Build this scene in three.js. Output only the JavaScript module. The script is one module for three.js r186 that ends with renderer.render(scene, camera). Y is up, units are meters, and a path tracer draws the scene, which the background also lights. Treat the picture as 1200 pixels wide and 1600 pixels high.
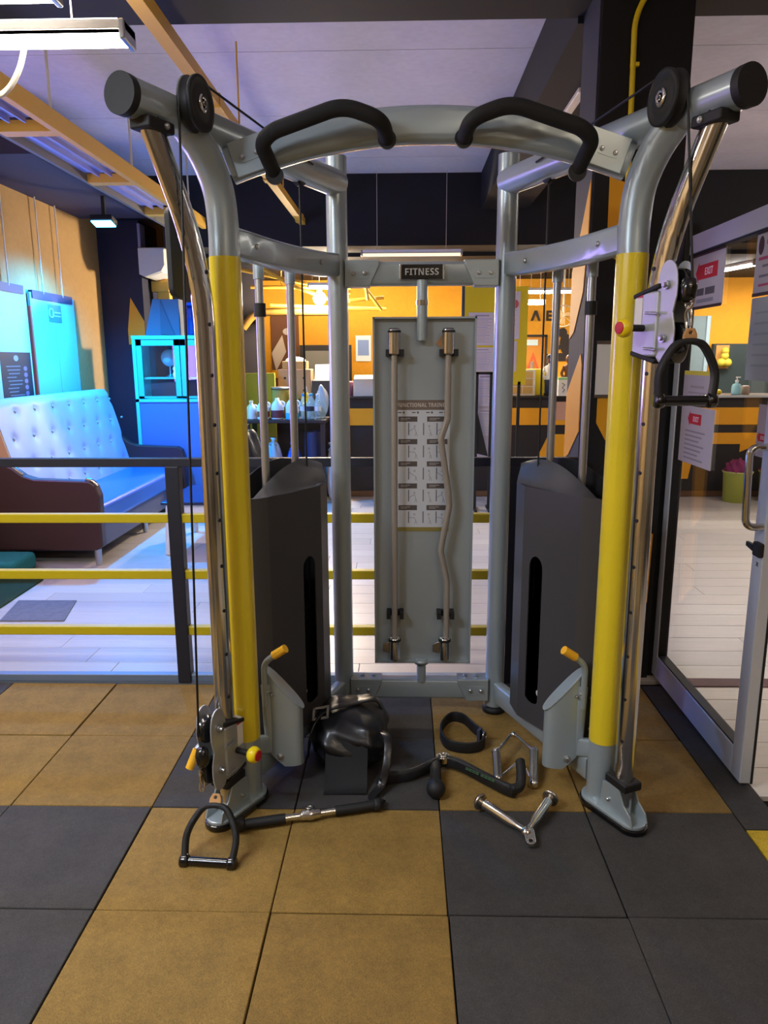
import * as THREE from 'three';
import { RoundedBoxGeometry } from 'three/addons/geometries/RoundedBoxGeometry.js';
import { mergeGeometries, mergeVertices, toCreasedNormals } from 'three/addons/utils/BufferGeometryUtils.js';
import { RectAreaLightUniformsLib } from 'three/addons/lights/RectAreaLightUniformsLib.js';
import { FontLoader } from 'three/addons/loaders/FontLoader.js';
import { TextGeometry } from 'three/addons/geometries/TextGeometry.js';

// ---------------------------------------------------------------- camera, exposure, large lights
const scene = new THREE.Scene();
const camera = new THREE.PerspectiveCamera(2 * Math.atan(800 / 1150) * 180 / Math.PI, 1200 / 1600, 0.05, 60);
camera.rotation.order = 'YXZ';
camera.position.set(0, 1.53, 0);
camera.rotation.set(-11.74 * Math.PI / 180, 1.46 * Math.PI / 180, -0.25 * Math.PI / 180);
scene.add(camera);
const renderer = new THREE.WebGLRenderer({ antialias: true });
renderer.toneMapping = THREE.LinearToneMapping;
renderer.toneMappingExposure = 1.08;
renderer.shadowMap.enabled = true;
RectAreaLightUniformsLib.init();
scene.background = new THREE.Color(0x000000);
// light levels of the lamps and added fill lights built below (radiance of the tubes / candela of the spots)
const LIGHT = {
  gymVisible: 38, gymFill: 26, gymCool: 155, lobby: 42, reception: 150, blueSpot: 60, screen: 14,
  warm: new THREE.Color().setRGB(1.0, 0.83, 0.62), neutral: new THREE.Color().setRGB(1.0, 0.93, 0.84),
  cool: new THREE.Color().setRGB(0.80, 0.88, 1.0), blue: new THREE.Color().setRGB(0.0, 0.3, 1.0), violet: new THREE.Color().setRGB(0.46, 0.32, 1.0),
};

// ---------------------------------------------------------------- helpers
let seed = 7;
const rnd = () => { seed = (seed * 1664525 + 1013904223) >>> 0; return seed / 4294967296; };
const V = (x, y, z) => new THREE.Vector3(x, y, z);
const R = (d) => d * Math.PI / 180;
const used = {};
const numbered = (n) => { const k = used[n] = (used[n] ?? -1) + 1; return k ? n + '_' + String(k).padStart(3, '0') : n; };
function clean(g) {
  let q = g.index ? g.toNonIndexed() : g.clone();
  for (const k of Object.keys(q.attributes)) if (!['position', 'normal', 'uv'].includes(k)) q.deleteAttribute(k);
  if (!q.attributes.normal) q.computeVertexNormals();
  if (!q.attributes.uv) q.setAttribute('uv', new THREE.BufferAttribute(new Float32Array(q.attributes.position.count * 2), 2));
  q.morphAttributes = {}; q.clearGroups?.();
  return q;
}
const merge = (gs) => { gs = [gs].flat(); return gs.length === 1 ? gs[0] : mergeGeometries(gs.map(clean)); };
function boxUV(g, s = 1) {   // uv in metres, by the way each face points
  const q = clean(g), p = q.attributes.position, uv = q.attributes.uv;
  const a = V(), b = V(), c = V(), n = V();
  for (let i = 0; i < p.count; i += 3) {
    a.fromBufferAttribute(p, i); b.fromBufferAttribute(p, i + 1); c.fromBufferAttribute(p, i + 2);
    n.subVectors(b, a).cross(V().subVectors(c, a));
    const ax = Math.abs(n.x), ay = Math.abs(n.y), az = Math.abs(n.z);
    for (let k = 0; k < 3; k++) {
      const x = p.getX(i + k), y = p.getY(i + k), z = p.getZ(i + k);
      if (ay >= ax && ay >= az) uv.setXY(i + k, x * s, -z * s); else if (ax >= az) uv.setXY(i + k, -z * s, y * s); else uv.setXY(i + k, x * s, y * s);
    }
  }
  return q;
}
function obj(name, geos, m, parent) {
  const o = new THREE.Mesh(merge(geos), m); o.name = parent ? name : numbered(name);
  o.castShadow = o.receiveShadow = true; (parent ?? scene).add(o); return o;
}
function tag(o, label, category, group, kind) {
  o.userData.label = label; o.userData.category = category; if (group) o.userData.group = group; if (kind) o.userData.kind = kind; return o;
}
function thing(name, label, category, pos = [0, 0, 0], turn = 0, group) {
  const o = new THREE.Group(); o.name = numbered(name); o.position.set(...pos); o.rotation.y = turn; scene.add(o);
  return tag(o, label, category, group);
}
function struct(name, geos, m, label, parent) {
  const o = obj(name, geos, m, parent); o.userData.kind = 'structure'; if (label) o.userData.label = label; return o;
}
const tr = (g, x = 0, y = 0, z = 0, rx = 0, ry = 0, rz = 0) => g.applyMatrix4(new THREE.Matrix4().makeRotationFromEuler(new THREE.Euler(rx, ry, rz, 'YXZ')).setPosition(x, y, z));
const bx = (w, h, d, x = 0, y = 0, z = 0, rx = 0, ry = 0, rz = 0) => tr(new THREE.BoxGeometry(w, h, d), x, y, z, rx, ry, rz);
const rb = (w, h, d, r, x = 0, y = 0, z = 0, rx = 0, ry = 0, rz = 0, seg = 2) => tr(new RoundedBoxGeometry(w, h, d, seg, Math.min(r, w / 2.01, h / 2.01, d / 2.01)), x, y, z, rx, ry, rz);
const bmm = (x0, x1, y0, y1, z0, z1) => bx(x1 - x0, y1 - y0, z1 - z0, (x0 + x1) / 2, (y0 + y1) / 2, (z0 + z1) / 2);
const rmm = (x0, x1, y0, y1, z0, z1, r) => rb(x1 - x0, y1 - y0, z1 - z0, r, (x0 + x1) / 2, (y0 + y1) / 2, (z0 + z1) / 2);
const cyl = (r0, r1, h, x = 0, y = 0, z = 0, rx = 0, ry = 0, rz = 0, seg = 24) => tr(new THREE.CylinderGeometry(r1, r0, h, seg), x, y, z, rx, ry, rz);
const sph = (r, x = 0, y = 0, z = 0, sx = 1, sy = 1, sz = 1, seg = 20) => { const g = new THREE.SphereGeometry(r, seg, Math.round(seg * 0.7)); g.scale(sx, sy, sz); return tr(g, x, y, z); };
const lathe = (pts, x = 0, y = 0, z = 0, seg = 28) => tr(new THREE.LatheGeometry(pts.map((p) => new THREE.Vector2(p[0], p[1])), seg), x, y, z);
const torus = (Rr, r, x, y, z, rx = 0, ry = 0, rz = 0, arc = Math.PI * 2) => tr(new THREE.TorusGeometry(Rr, r, 12, 36, arc), x, y, z, rx, ry, rz);
function between(a, b, r, r2 = r, seg = 16) {   // a cylinder from a to b
  const A = V(...a), B = V(...b), d = B.clone().sub(A), g = new THREE.CylinderGeometry(r2, r, d.length(), seg);
  return g.applyMatrix4(new THREE.Matrix4().makeRotationFromQuaternion(new THREE.Quaternion().setFromUnitVectors(V(0, 1, 0), d.clone().normalize())).setPosition(A.add(B).multiplyScalar(0.5)));
}
function fillet(pts, rad, n = 8) {   // polyline with rounded corners
  const P = pts.map((p) => V(...p)), out = [P[0]];
  for (let i = 1; i < P.length - 1; i++) {
    const a = P[i - 1], b = P[i], c = P[i + 1], r = Math.min(rad, a.distanceTo(b) * 0.49, b.distanceTo(c) * 0.49);
    const s = b.clone().add(a.clone().sub(b).setLength(r)), e = b.clone().add(c.clone().sub(b).setLength(r));
    for (let k = 0; k <= n; k++) { const t = k / n; out.push(s.clone().multiplyScalar((1 - t) * (1 - t)).addScaledVector(b, 2 * t * (1 - t)).addScaledVector(e, t * t)); }
  }
  out.push(P[P.length - 1]); return out;
}
function smooth(pts, n = 40) { return new THREE.CatmullRomCurve3(pts.map((p) => V(...p)), false, 'centripetal').getPoints(n); }
const ring = (r, n = 16) => Array.from({ length: n }, (_, i) => [r * Math.cos(i / n * 2 * Math.PI), r * Math.sin(i / n * 2 * Math.PI)]);
const oval = (a, b, n = 20) => Array.from({ length: n }, (_, i) => [a * Math.cos(i / n * 2 * Math.PI), b * Math.sin(i / n * 2 * Math.PI)]);
function rrect(w, h, r, n = 5) {
  const o = []; for (const [cx, cy, a0] of [[w / 2 - r, h / 2 - r, 0], [-w / 2 + r, h / 2 - r, 90], [-w / 2 + r, -h / 2 + r, 180], [w / 2 - r, -h / 2 + r, 270]])
    for (let k = 0; k <= n; k++) { const a = R(a0 + 90 * k / n); o.push([cx + r * Math.cos(a), cy + r * Math.sin(a)]); } return o;
}
function sweep(path, sec, side = null, closed = false) {   // sec = [along side, along side x tangent]; caps at both ends
  const P = path.map((p) => p.isVector3 ? p : V(...p)), n = P.length, m = sec.length, pos = [], idx = [];
  const T = P.map((p, i) => { const a = closed ? P[(i - 1 + n) % n] : P[Math.max(0, i - 1)], b = closed ? P[(i + 1) % n] : P[Math.min(n - 1, i + 1)]; return b.clone().sub(a).normalize(); });
  let s0 = side ? V(...side) : (Math.abs(T[0].y) < 0.9 ? V(0, 1, 0) : V(1, 0, 0));
  for (let i = 0; i < n; i++) {
    if (i && !side) s0 = s0.applyQuaternion(new THREE.Quaternion().setFromUnitVectors(T[i - 1], T[i]));
    const s = (side ? V(...side) : s0).clone().addScaledVector(T[i], -(side ? V(...side) : s0).dot(T[i])).normalize(), u = V().crossVectors(T[i], s);
    for (const [a, b] of sec) { const q = P[i].clone().addScaledVector(s, a).addScaledVector(u, b); pos.push(q.x, q.y, q.z); }
  }
  const rows = closed ? n : n - 1;
  for (let i = 0; i < rows; i++) for (let j = 0; j < m; j++) {
    const a = i * m + j, b = i * m + (j + 1) % m, c = ((i + 1) % n) * m + j, d = ((i + 1) % n) * m + (j + 1) % m; idx.push(a, b, c, b, d, c);
  }
  const g = new THREE.BufferGeometry(); 
  const caps = [];
  if (!closed) for (const e of [0, n - 1]) { const c0 = pos.length / 3; pos.push(P[e].x, P[e].y, P[e].z); for (let j = 0; j < m; j++) { const a = e * m + j, b = e * m + (j + 1) % m; caps.push(...(e ? [c0, a, b] : [c0, b, a])); } }
  g.setAttribute('position', new THREE.Float32BufferAttribute(pos, 3)); g.setIndex(idx.concat(caps));
  return toCreasedNormals(g.toNonIndexed(), R(40));
}
const tube = (pts, r, rad = 0, n = 14) => sweep(rad ? fillet(pts, rad) : pts, ring(r, n));
function ext(pts, depth, bevel = 0, holes = []) {   // an outline in x,y with thickness along z (0 to depth)
  const s = new THREE.Shape(pts.map((p) => new THREE.Vector2(...p)));
  for (const h of holes) s.holes.push(new THREE.Path(h.map((p) => new THREE.Vector2(...p))));
  return new THREE.ExtrudeGeometry(s, { depth: depth - 2 * bevel, bevelEnabled: bevel > 0, bevelThickness: bevel, bevelSize: bevel, bevelOffset: -bevel, bevelSegments: 2, curveSegments: 12 }).translate(0, 0, bevel);
}
function hull2(a, ra, b, rbb, n = 14) {   // outline around two circles, in the plane
  const o = [], dir = Math.atan2(b[1] - a[1], b[0] - a[0]);
  for (let k = 0; k <= n; k++) { const t = dir + Math.PI / 2 + Math.PI * k / n; o.push([a[0] + ra * Math.cos(t), a[1] + ra * Math.sin(t)]); }
  for (let k = 0; k <= n; k++) { const t = dir - Math.PI / 2 + Math.PI * k / n; o.push([b[0] + rbb * Math.cos(t), b[1] + rbb * Math.sin(t)]); }
  return o;
}

// ---------------------------------------------------------------- textures and materials
function noiseTex(size, f, srgb = true) {
  const d = new Uint8Array(size * size * 4);
  for (let y = 0; y < size; y++) for (let x = 0; x < size; x++) { const c = f(x, y), i = (y * size + x) * 4; for (let k = 0; k < 3; k++) d[i + k] = Math.max(0, Math.min(255, Array.isArray(c) ? c[k] : c)); d[i + 3] = 255; }
  const t = new THREE.DataTexture(d, size, size); t.wrapS = t.wrapT = THREE.RepeatWrapping; t.magFilter = THREE.LinearFilter; t.minFilter = THREE.LinearMipmapLinearFilter; t.generateMipmaps = true;
  if (srgb) t.colorSpace = THREE.SRGBColorSpace; t.needsUpdate = true; return t;
}
const hash = (x, y, k = 0) => { let h = (x * 374761393 + y * 668265263 + k * 2147483647) | 0; h = Math.imul(h ^ (h >>> 13), 1274126177); return ((h ^ (h >>> 16)) >>> 0) / 4294967296; };
function vnoise(x, y, per, k) {   // tiling value noise
  const xi = Math.floor(x), yi = Math.floor(y), fx = x - xi, fy = y - yi, w = (a) => ((a % per) + per) % per, s = (t) => t * t * (3 - 2 * t);
  const a = hash(w(xi), w(yi), k), b = hash(w(xi + 1), w(yi), k), c = hash(w(xi), w(yi + 1), k), d = hash(w(xi + 1), w(yi + 1), k);
  return (a + (b - a) * s(fx)) * (1 - s(fy)) + (c + (d - c) * s(fx)) * s(fy);
}
const rep = (t, r, r2 = r) => { const c = t.clone(); c.repeat.set(r, r2); c.needsUpdate = true; return c; };
const granule = noiseTex(512, (x, y) => { const s = 512; return 208 + 50 * (hash(x >> 1, y >> 1, 3) - 0.5) + 16 * (vnoise(x / 16, y / 16, 32, 5) - 0.5) + 16 * (vnoise(x / 64, y / 64, 8, 9) - 0.5); });
const granuleBump = noiseTex(512, (x, y) => 128 + 120 * (hash(x >> 1, y >> 1, 3) - 0.5), false);
const woodTex = noiseTex(512, (x, y) => { const g = vnoise(x / 64, y / 3, 256, 2) * 0.5 + vnoise(x / 128, y / 10, 256, 4) * 0.5; const c = 238 + 16 * (g - 0.5) + 5 * (hash(x, y, 8) - 0.5); return [c, c * 0.975, c * 0.945]; });
const plaster = noiseTex(512, (x, y) => 232 + 9 * (vnoise(x / 60, y / 60, 9, 1) - 0.5) + 8 * (vnoise(x / 8, y / 8, 64, 6) - 0.5) + 6 * (hash(x, y, 2) - 0.5));
const smudge = noiseTex(256, (x, y) => 140 + 90 * (vnoise(x / 32, y / 32, 8, 21) - 0.5) + 50 * (vnoise(x / 6, y / 6, 43, 22) - 0.5), false);
const M_ = (color, rough = 0.6, metal = 0, o = {}) => new THREE.MeshStandardMaterial({ color, roughness: rough, metalness: metal, ...o });
const MP = (color, rough, metal, o = {}) => new THREE.MeshPhysicalMaterial({ color, roughness: rough, metalness: metal, ...o });
const M = {
  tileTan: M_(0x9f7d3a, 0.92, 0, { map: rep(granule, 2), bumpMap: rep(granuleBump, 2), bumpScale: 0.0012 }),
  tileTan2: M_(0x997838, 0.92, 0, { map: rep(granule, 2.1), bumpMap: rep(granuleBump, 2.1), bumpScale: 0.0012 }),
  tileBlack: M_(0x4a4745, 0.93, 0, { map: rep(granule, 2), bumpMap: rep(granuleBump, 2), bumpScale: 0.0012 }),
  tileBlack2: M_(0x454240, 0.93, 0, { map: rep(granule, 1.9), bumpMap: rep(granuleBump, 1.9), bumpScale: 0.0012 }),
  subfloor: M_(0x2a2724, 0.9),
  planks: [0xd0cac4, 0xcac4bd, 0xd5d0ca, 0xcdc7c2].map((c) => M_(c, 0.36, 0, { map: rep(woodTex, 0.7, 2.2) })),
  ceiling: M_(0xe8e4ea, 0.85, 0, { map: rep(plaster, 0.5) }),
  black: M_(0x121114, 0.75, 0, { map: rep(plaster, 0.7) }),
  navy: M_(0x2b2c3b, 0.7, 0, { map: rep(plaster, 0.7) }),
  wallYellow: M_(0xcfa362, 0.8, 0, { map: rep(plaster, 0.5) }),
  wallOrange: M_(0xf5a81c, 0.75, 0, { map: rep(plaster, 0.5) }),
  paintYellow: M_(0xf0a60e, 0.55),
  gymWall: M_(0xb9ab93, 0.85, 0, { map: rep(plaster, 0.5) }),
  frame: MP(0xa3b0b6, 0.34, 0.35, { clearcoat: 0.5, clearcoatRoughness: 0.15 }),
  postYellow: MP(0xe6cd28, 0.3, 0.0, { clearcoat: 0.6, clearcoatRoughness: 0.12 }),
  chrome: M_(0xd9d7d3, 0.16, 1),
  chromeDull: M_(0xb9b4ac, 0.27, 1),
  steel: M_(0xb4b6b8, 0.35, 0.9),
  silver: M_(0xb9bcbf, 0.45, 0.55),
  rubber: M_(0x151517, 0.62),
  foam: M_(0x1b1a1b, 0.8, 0, { map: rep(granule, 6) }),
  glossBlack: MP(0x0b0b0d, 0.22, 0, { clearcoat: 0.6, clearcoatRoughness: 0.1 }),
  vinyl: MP(0x0b0b0f, 0.42, 0, { clearcoat: 0.3, clearcoatRoughness: 0.2 }),
  shroud: M_(0x4b4a4d, 0.42, 0.25),
  weight: M_(0x121214, 0.5, 0.3),
  gripYellow: M_(0xf2b528, 0.5),
  knobYellow: M_(0xf3d312, 0.35),
  red: M_(0xc4232a, 0.45),
  cable: M_(0x101012, 0.5),
  panel: MP(0xa5afb4, 0.4, 0.35, { clearcoat: 0.3, clearcoatRoughness: 0.2 }),
  white: M_(0xe9e6e0, 0.6), paper: M_(0xe8e4dc, 0.8), offwhite: M_(0xd8cfbd, 0.65),
  tan: M_(0xc0905a, 0.75), brown: M_(0x3d2420, 0.4), darkWood: M_(0x2f1d1a, 0.5),
  aluminium: M_(0xd2d5dc, 0.38, 0.25),
  glass: MP(0xffffff, 0.02, 0, { transmission: 1, thickness: 0, ior: 1.45 }),
  trayYellow: M_(0xd9a93c, 0.5), trayMetalBlueLit: M_(0x9aa0d2, 0.45, 0.4),  // tray metal is grey; the blue light it reflects is put into its colour
  teal: M_(0x59d8cc, 0.5), tealFrame: M_(0x3fc4b0, 0.5),
};
// ---------------------------------------------------------------- the setting
const tileX0 = 0.13, TS = 0.503, rowZ = [-3.285, -2.785, -2.292, -1.8, -1.305, -0.81, -0.315, 0.18, 0.675, 1.17, 1.67, 2.17, 2.67, 3.17];
struct('floor_base', bmm(-3.6, 5.6, -0.25, -0.032, -11.2, 3.6), M.subfloor, 'dark screed under the floor coverings');
{ // rubber tiles, two by two checkers of tan and black; each tile a piece of the floor
  const fl = new THREE.Group(); fl.name = 'floor'; fl.userData = { kind: 'structure', label: 'rubber gym tiles in a checker of tan and black' }; scene.add(fl);
  const tiles = {};
  const tileGeo = (h, d) => boxUV(rb(TS - 0.004, h, d - 0.004, 0.004));
  for (let r = 0; r < rowZ.length - 1; r++) for (let c = -7; c < 2; c++) {
    const z0 = rowZ[r], z1 = rowZ[r + 1], blockC = Math.floor(c / 2), blockR = Math.floor(r / 2);
    const black = ((blockC + blockR) & 1) !== 0;   // see the photograph: the pair beside the rear bar is black
    const key = r; tiles[key] ??= tileGeo(0.03, z1 - z0);
    const m = black ? (hash(c + 50, r, 1) > 0.5 ? M.tileBlack : M.tileBlack2) : (hash(c + 50, r, 1) > 0.5 ? M.tileTan : M.tileTan2);
    const t = obj('tile', tiles[key], m, fl);
    t.position.set(tileX0 + (c + 0.5) * TS + (hash(c + 9, r, 4) - 0.5) * 0.004, -0.0155 + (hash(c + 9, r, 5) - 0.5) * 0.003, (z0 + z1) / 2);
    t.rotation.set((hash(c + 7, r, 6) - 0.5) * 0.003, 0, (hash(c + 7, r, 7) - 0.5) * 0.003);
  }
  obj('edge_strip', boxUV(bmm(1.140, 1.272, -0.028, -0.003, -3.30, -2.205)), M.tileBlack2, fl);
  obj('edge_strip', boxUV(bmm(1.140, 1.36, -0.028, -0.003, -2.20, 3.15)), M_(0xe7c320, 0.8, 0, { map: rep(granule, 2) }), fl);
}
{ // pale laminate planks, long side across the view
  const fl = new THREE.Group(); fl.name = 'floor_lobby'; fl.userData = { kind: 'structure', label: 'pale glossy laminate plank floor of the lobby' }; scene.add(fl);
  const g = {}; const pw = 0.192, plen = 1.25;
  const plank = (x0, x1, z0, z1, row, k) => {
    const w = x1 - x0, key = w.toFixed(3) + (z1 - z0).toFixed(3); g[key] ??= boxUV(rb(w - 0.0022, 0.02, z1 - z0 - 0.0022, 0.0016, 0, 0, 0, 0, 0, 0, 1));
    const o = obj('plank', g[key], M.planks[Math.floor(hash(row, k, 11) * 4)], fl); o.position.set((x0 + x1) / 2, -0.016 + (hash(row, k, 12) - 0.5) * 0.0008, (z0 + z1) / 2);
  };
  let row = 0;
  for (let z = -3.36; z > -8.4; z -= pw, row++) {
    let x = -3.4 - hash(row, 0, 13) * 1.0, k = 0;
    for (; x < 5.5; x += plen, k++) { const a = Math.max(x, -3.4), b = Math.min(x + plen, 5.5); if (b - a > 0.02) plank(a, b, z - pw, z, row, k); }
  }
  for (let z = -3.36 + pw; z < 0.2; z += pw, row++) {
    let x = 1.37 + 0 * row, k = 0; if (z < -2.3) x = 1.276;
    for (; x < 4.0; x += plen, k++) plank(x, Math.min(x + plen, 4.0), z - pw, z, row, k);
  }
}
struct('trim_kerb', boxUV(bmm(-3.4, 0.82, -0.03, 0.004, -3.36, -3.292)), M_(0x6f7784, 0.5, 0.3), 'grey metal strip where rubber tiles meet planks');
// shell of the building
struct('wall_left', boxUV(bmm(-3.6, -3.3, -0.03, 3.4, -8.4, 3.6)), M.wallYellow, 'ochre yellow painted wall behind the sofa');
struct('wall_right', boxUV(bmm(5.4, 5.6, -0.03, 3.4, -11, 3.6)), M.gymWall);
struct('wall_rear', boxUV(bmm(-3.6, 5.6, -0.03, 3.4, 3.4, 3.6)), M.gymWall);
struct('wall_back', boxUV(bmm(-3.6, 5.6, -0.03, 2.62, -11.0, -10.8)), M.wallOrange, 'bright orange yellow wall behind the reception');
struct('wall_back_upper', boxUV(bmm(-3.6, 5.6, 2.62, 3.4, -11.0, -10.8)), M.black);
struct('wall_side', boxUV(bmm(-3.6, -3.3, -0.03, 3.4, -11, -8.4)), M.black);
// slabs of the ceiling between black beams
const HC = 3.35;
{
  const ce = new THREE.Group(); ce.name = 'ceiling'; ce.userData = { kind: 'structure', label: 'white painted ceiling boards between black beams' }; scene.add(ce);
  const bays = [[-3.3, 0.785, -7.9, -3.7], [1.25, 5.4, -7.9, -3.7], [-3.3, 5.4, -3.2, 3.4]];
  for (const [x0, x1, z0, z1] of bays) { // boards run across, with a shallow step at each joint
    const n = Math.round((z1 - z0) / 0.6), d = (z1 - z0) / n;
    for (let i = 0; i < n; i++) obj('ceiling_board', boxUV(bmm(x0, x1, HC + 0.001 * (i % 2), HC + 0.06, z0 + i * d + 0.002, z0 + (i + 1) * d - 0.002)), M.ceiling, ce);
  }
  obj('roof_slab', bmm(-3.6, 5.6, HC + 0.06, HC + 0.2, -11, 3.6), M.black, ce);
}
struct('beam', boxUV(bmm(-3.3, 5.4, 3.03, HC + 0.05, -3.72, -3.2)), M.black, 'black beam across the gym over the fence');
struct('beam', boxUV(bmm(0.785, 1.25, 3.0, HC + 0.05, -7.9, -3.7)), M.black, 'black beam running to the reception from the column');
struct('beam', boxUV(bmm(-2.45, 5.4, 2.66, HC + 0.05, -8.4, -7.9)), M.black, 'deep black beam over the reception desk');
struct('beam', boxUV(bmm(-2.45, 5.4, 2.62, 2.78, -10.8, -8.4)), M.black, 'black lowered ceiling of the reception');
// the column beside the door
{
  const c = struct('column', boxUV(rmm(0.82, 1.2, -0.03, 3.05, -3.72, -3.4, 0.004)), M.black, 'black square column with yellow triangles beside the glass door');
  obj('column_side', boxUV(bmm(0.812, 0.82, 0, 3.03, -3.70, -3.405)), M.navy, c);
  const tri = (pts, sideX) => sideX ? tr(ext(pts, 0.004), 0.808, 0, 0, 0, -Math.PI / 2, 0) : tr(ext(pts, 0.004), 0, 0, -3.4, 0, 0, 0);
  // on the side facing the fence: x of the outline is -z of the world
  const side = (pts) => tr(ext(pts.map(([z, y]) => [z, y]), 0.004), 0.808, 0, 0, 0, Math.PI / 2, 0);
  const SD = (pts) => { const g = ext(pts, 0.004); g.applyMatrix4(new THREE.Matrix4().makeBasis(V(0, 0, 1), V(0, 1, 0), V(-1, 0, 0)).setPosition(0.812, 0, 0)); return g; };
  obj('yellow_triangle', SD([[-3.69, 1.62], [-3.6, 1.65], [-3.455, 1.82], [-3.406, 2.05], [-3.406, 2.28], [-3.54, 2.1], [-3.69, 1.93]]), M.paintYellow, c);
  obj('yellow_triangle', SD([[-3.69, 1.04], [-3.6, 1.07], [-3.41, 1.2], [-3.41, 1.5], [-3.44, 1.55], [-3.69, 1.36]]), M.paintYellow, c);
  const FR = (pts) => tr(ext(pts, 0.004), 0, 0, -3.4);
  obj('yellow_triangle', FR([[0.886, 2.29], [1.0, 2.25], [1.0, 1.9], [0.89, 1.98]]), M.paintYellow, c);
  obj('yellow_triangle', FR([[0.885, 1.36], [0.95, 1.36], [0.95, 1.2], [0.93, 1.16], [0.885, 1.24]]), M.paintYellow, c);
  obj('yellow_triangle', FR([[1.1, 1.3], [1.168, 1.3], [1.146, 0.75], [1.1, 0.8]]), M.paintYellow, c);
  obj('yellow_triangle', FR([[1.12, 0.72], [1.178, 0.72], [1.172, 0.38], [1.12, 0.46]]), M.paintYellow, c);
}
struct('trim_2', bmm(1.28, 3.2, -0.03, -0.002, -3.39, -3.30), M_(0x5c2430, 0.6), 'maroon threshold strip in the lobby floor');
struct('trim_1', bmm(1.2, 1.30, -0.03, 2.10, -3.52, -3.428), M.black, 'black jamb the glass door hangs on');
// the dark pillar at the end of the sofa wall
{
  const c = struct('column', boxUV(bmm(-3.3, -2.84, -0.03, 3.0, -8.9, -8.3)), M_(0x20233c, 0.7, 0, { map: rep(plaster, 0.6) }), 'dark pillar between ochre wall and display cabinet');
  obj('yellow_triangle', tr(ext([[-2.98, 2.2], [-2.845, 1.95], [-2.845, 1.7], [-3.03, 1.7], [-3.03, 1.86]], 0.004), 0, 0, -8.3), M.paintYellow, c);
}
struct('wall_dark', boxUV(bmm(-2.84, -1.75, -0.03, 2.62, -9.3, -9.15)), M_(0x2a2428, 0.7, 0, { map: rep(plaster, 0.6) }), 'dark wall carrying the air conditioner');
struct('beam', boxUV(bmm(-3.3, -2.45, 3.0, HC + 0.05, -10.8, -7.9)), M.black, 'black soffit above the air conditioner');
struct('beam', boxUV(bmm(-3.3, -2.6, 2.95, HC + 0.04, -7.9, -5.5)), M_(0x3c3a48, 0.7), 'dark boxed soffit above the ochre wall');
// ---------------------------------------------------------------- the cable machine: one thing with all its parts
const font = await new FontLoader().loadAsync('fonts/droid/droid_sans_bold.typeface.json');
const fontR = await new FontLoader().loadAsync('fonts/droid/droid_sans_regular.typeface.json');
function text(str, size, depth, f = font) {   // centred on its middle
  const g = new TextGeometry(str, { font: f, size, depth, curveSegments: 3, bevelEnabled: false }); g.computeBoundingBox(); const b = g.boundingBox;
  return g.translate(-(b.min.x + b.max.x) / 2, -(b.min.y + b.max.y) / 2, 0);
}
const X0 = 0.075;
const machine = thing('cable_machine', 'grey and yellow dual-pulley cable machine with chrome guide rails and arched top beam', 'gym machine');
const part = (n, g, m, p = machine) => obj(n, g, m, p);
const bolt = (x, y, z, dir = [0, 0, 1], r = 0.008) => { const d = V(...dir).normalize(); return merge([between([x, y, z], [x + d.x * 0.006, y + d.y * 0.006, z + d.z * 0.006], r, r * 0.9, 10), between([x + d.x * 0.006, y + d.y * 0.006, z + d.z * 0.006], [x + d.x * 0.009, y + d.y * 0.009, z + d.z * 0.009], r * 0.8, r * 0.45, 10)]); };
const TD = V(0.45, 0, 0.99).normalize();   // the way the top tubes run, outwards and forwards (x counted away from the middle)
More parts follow.
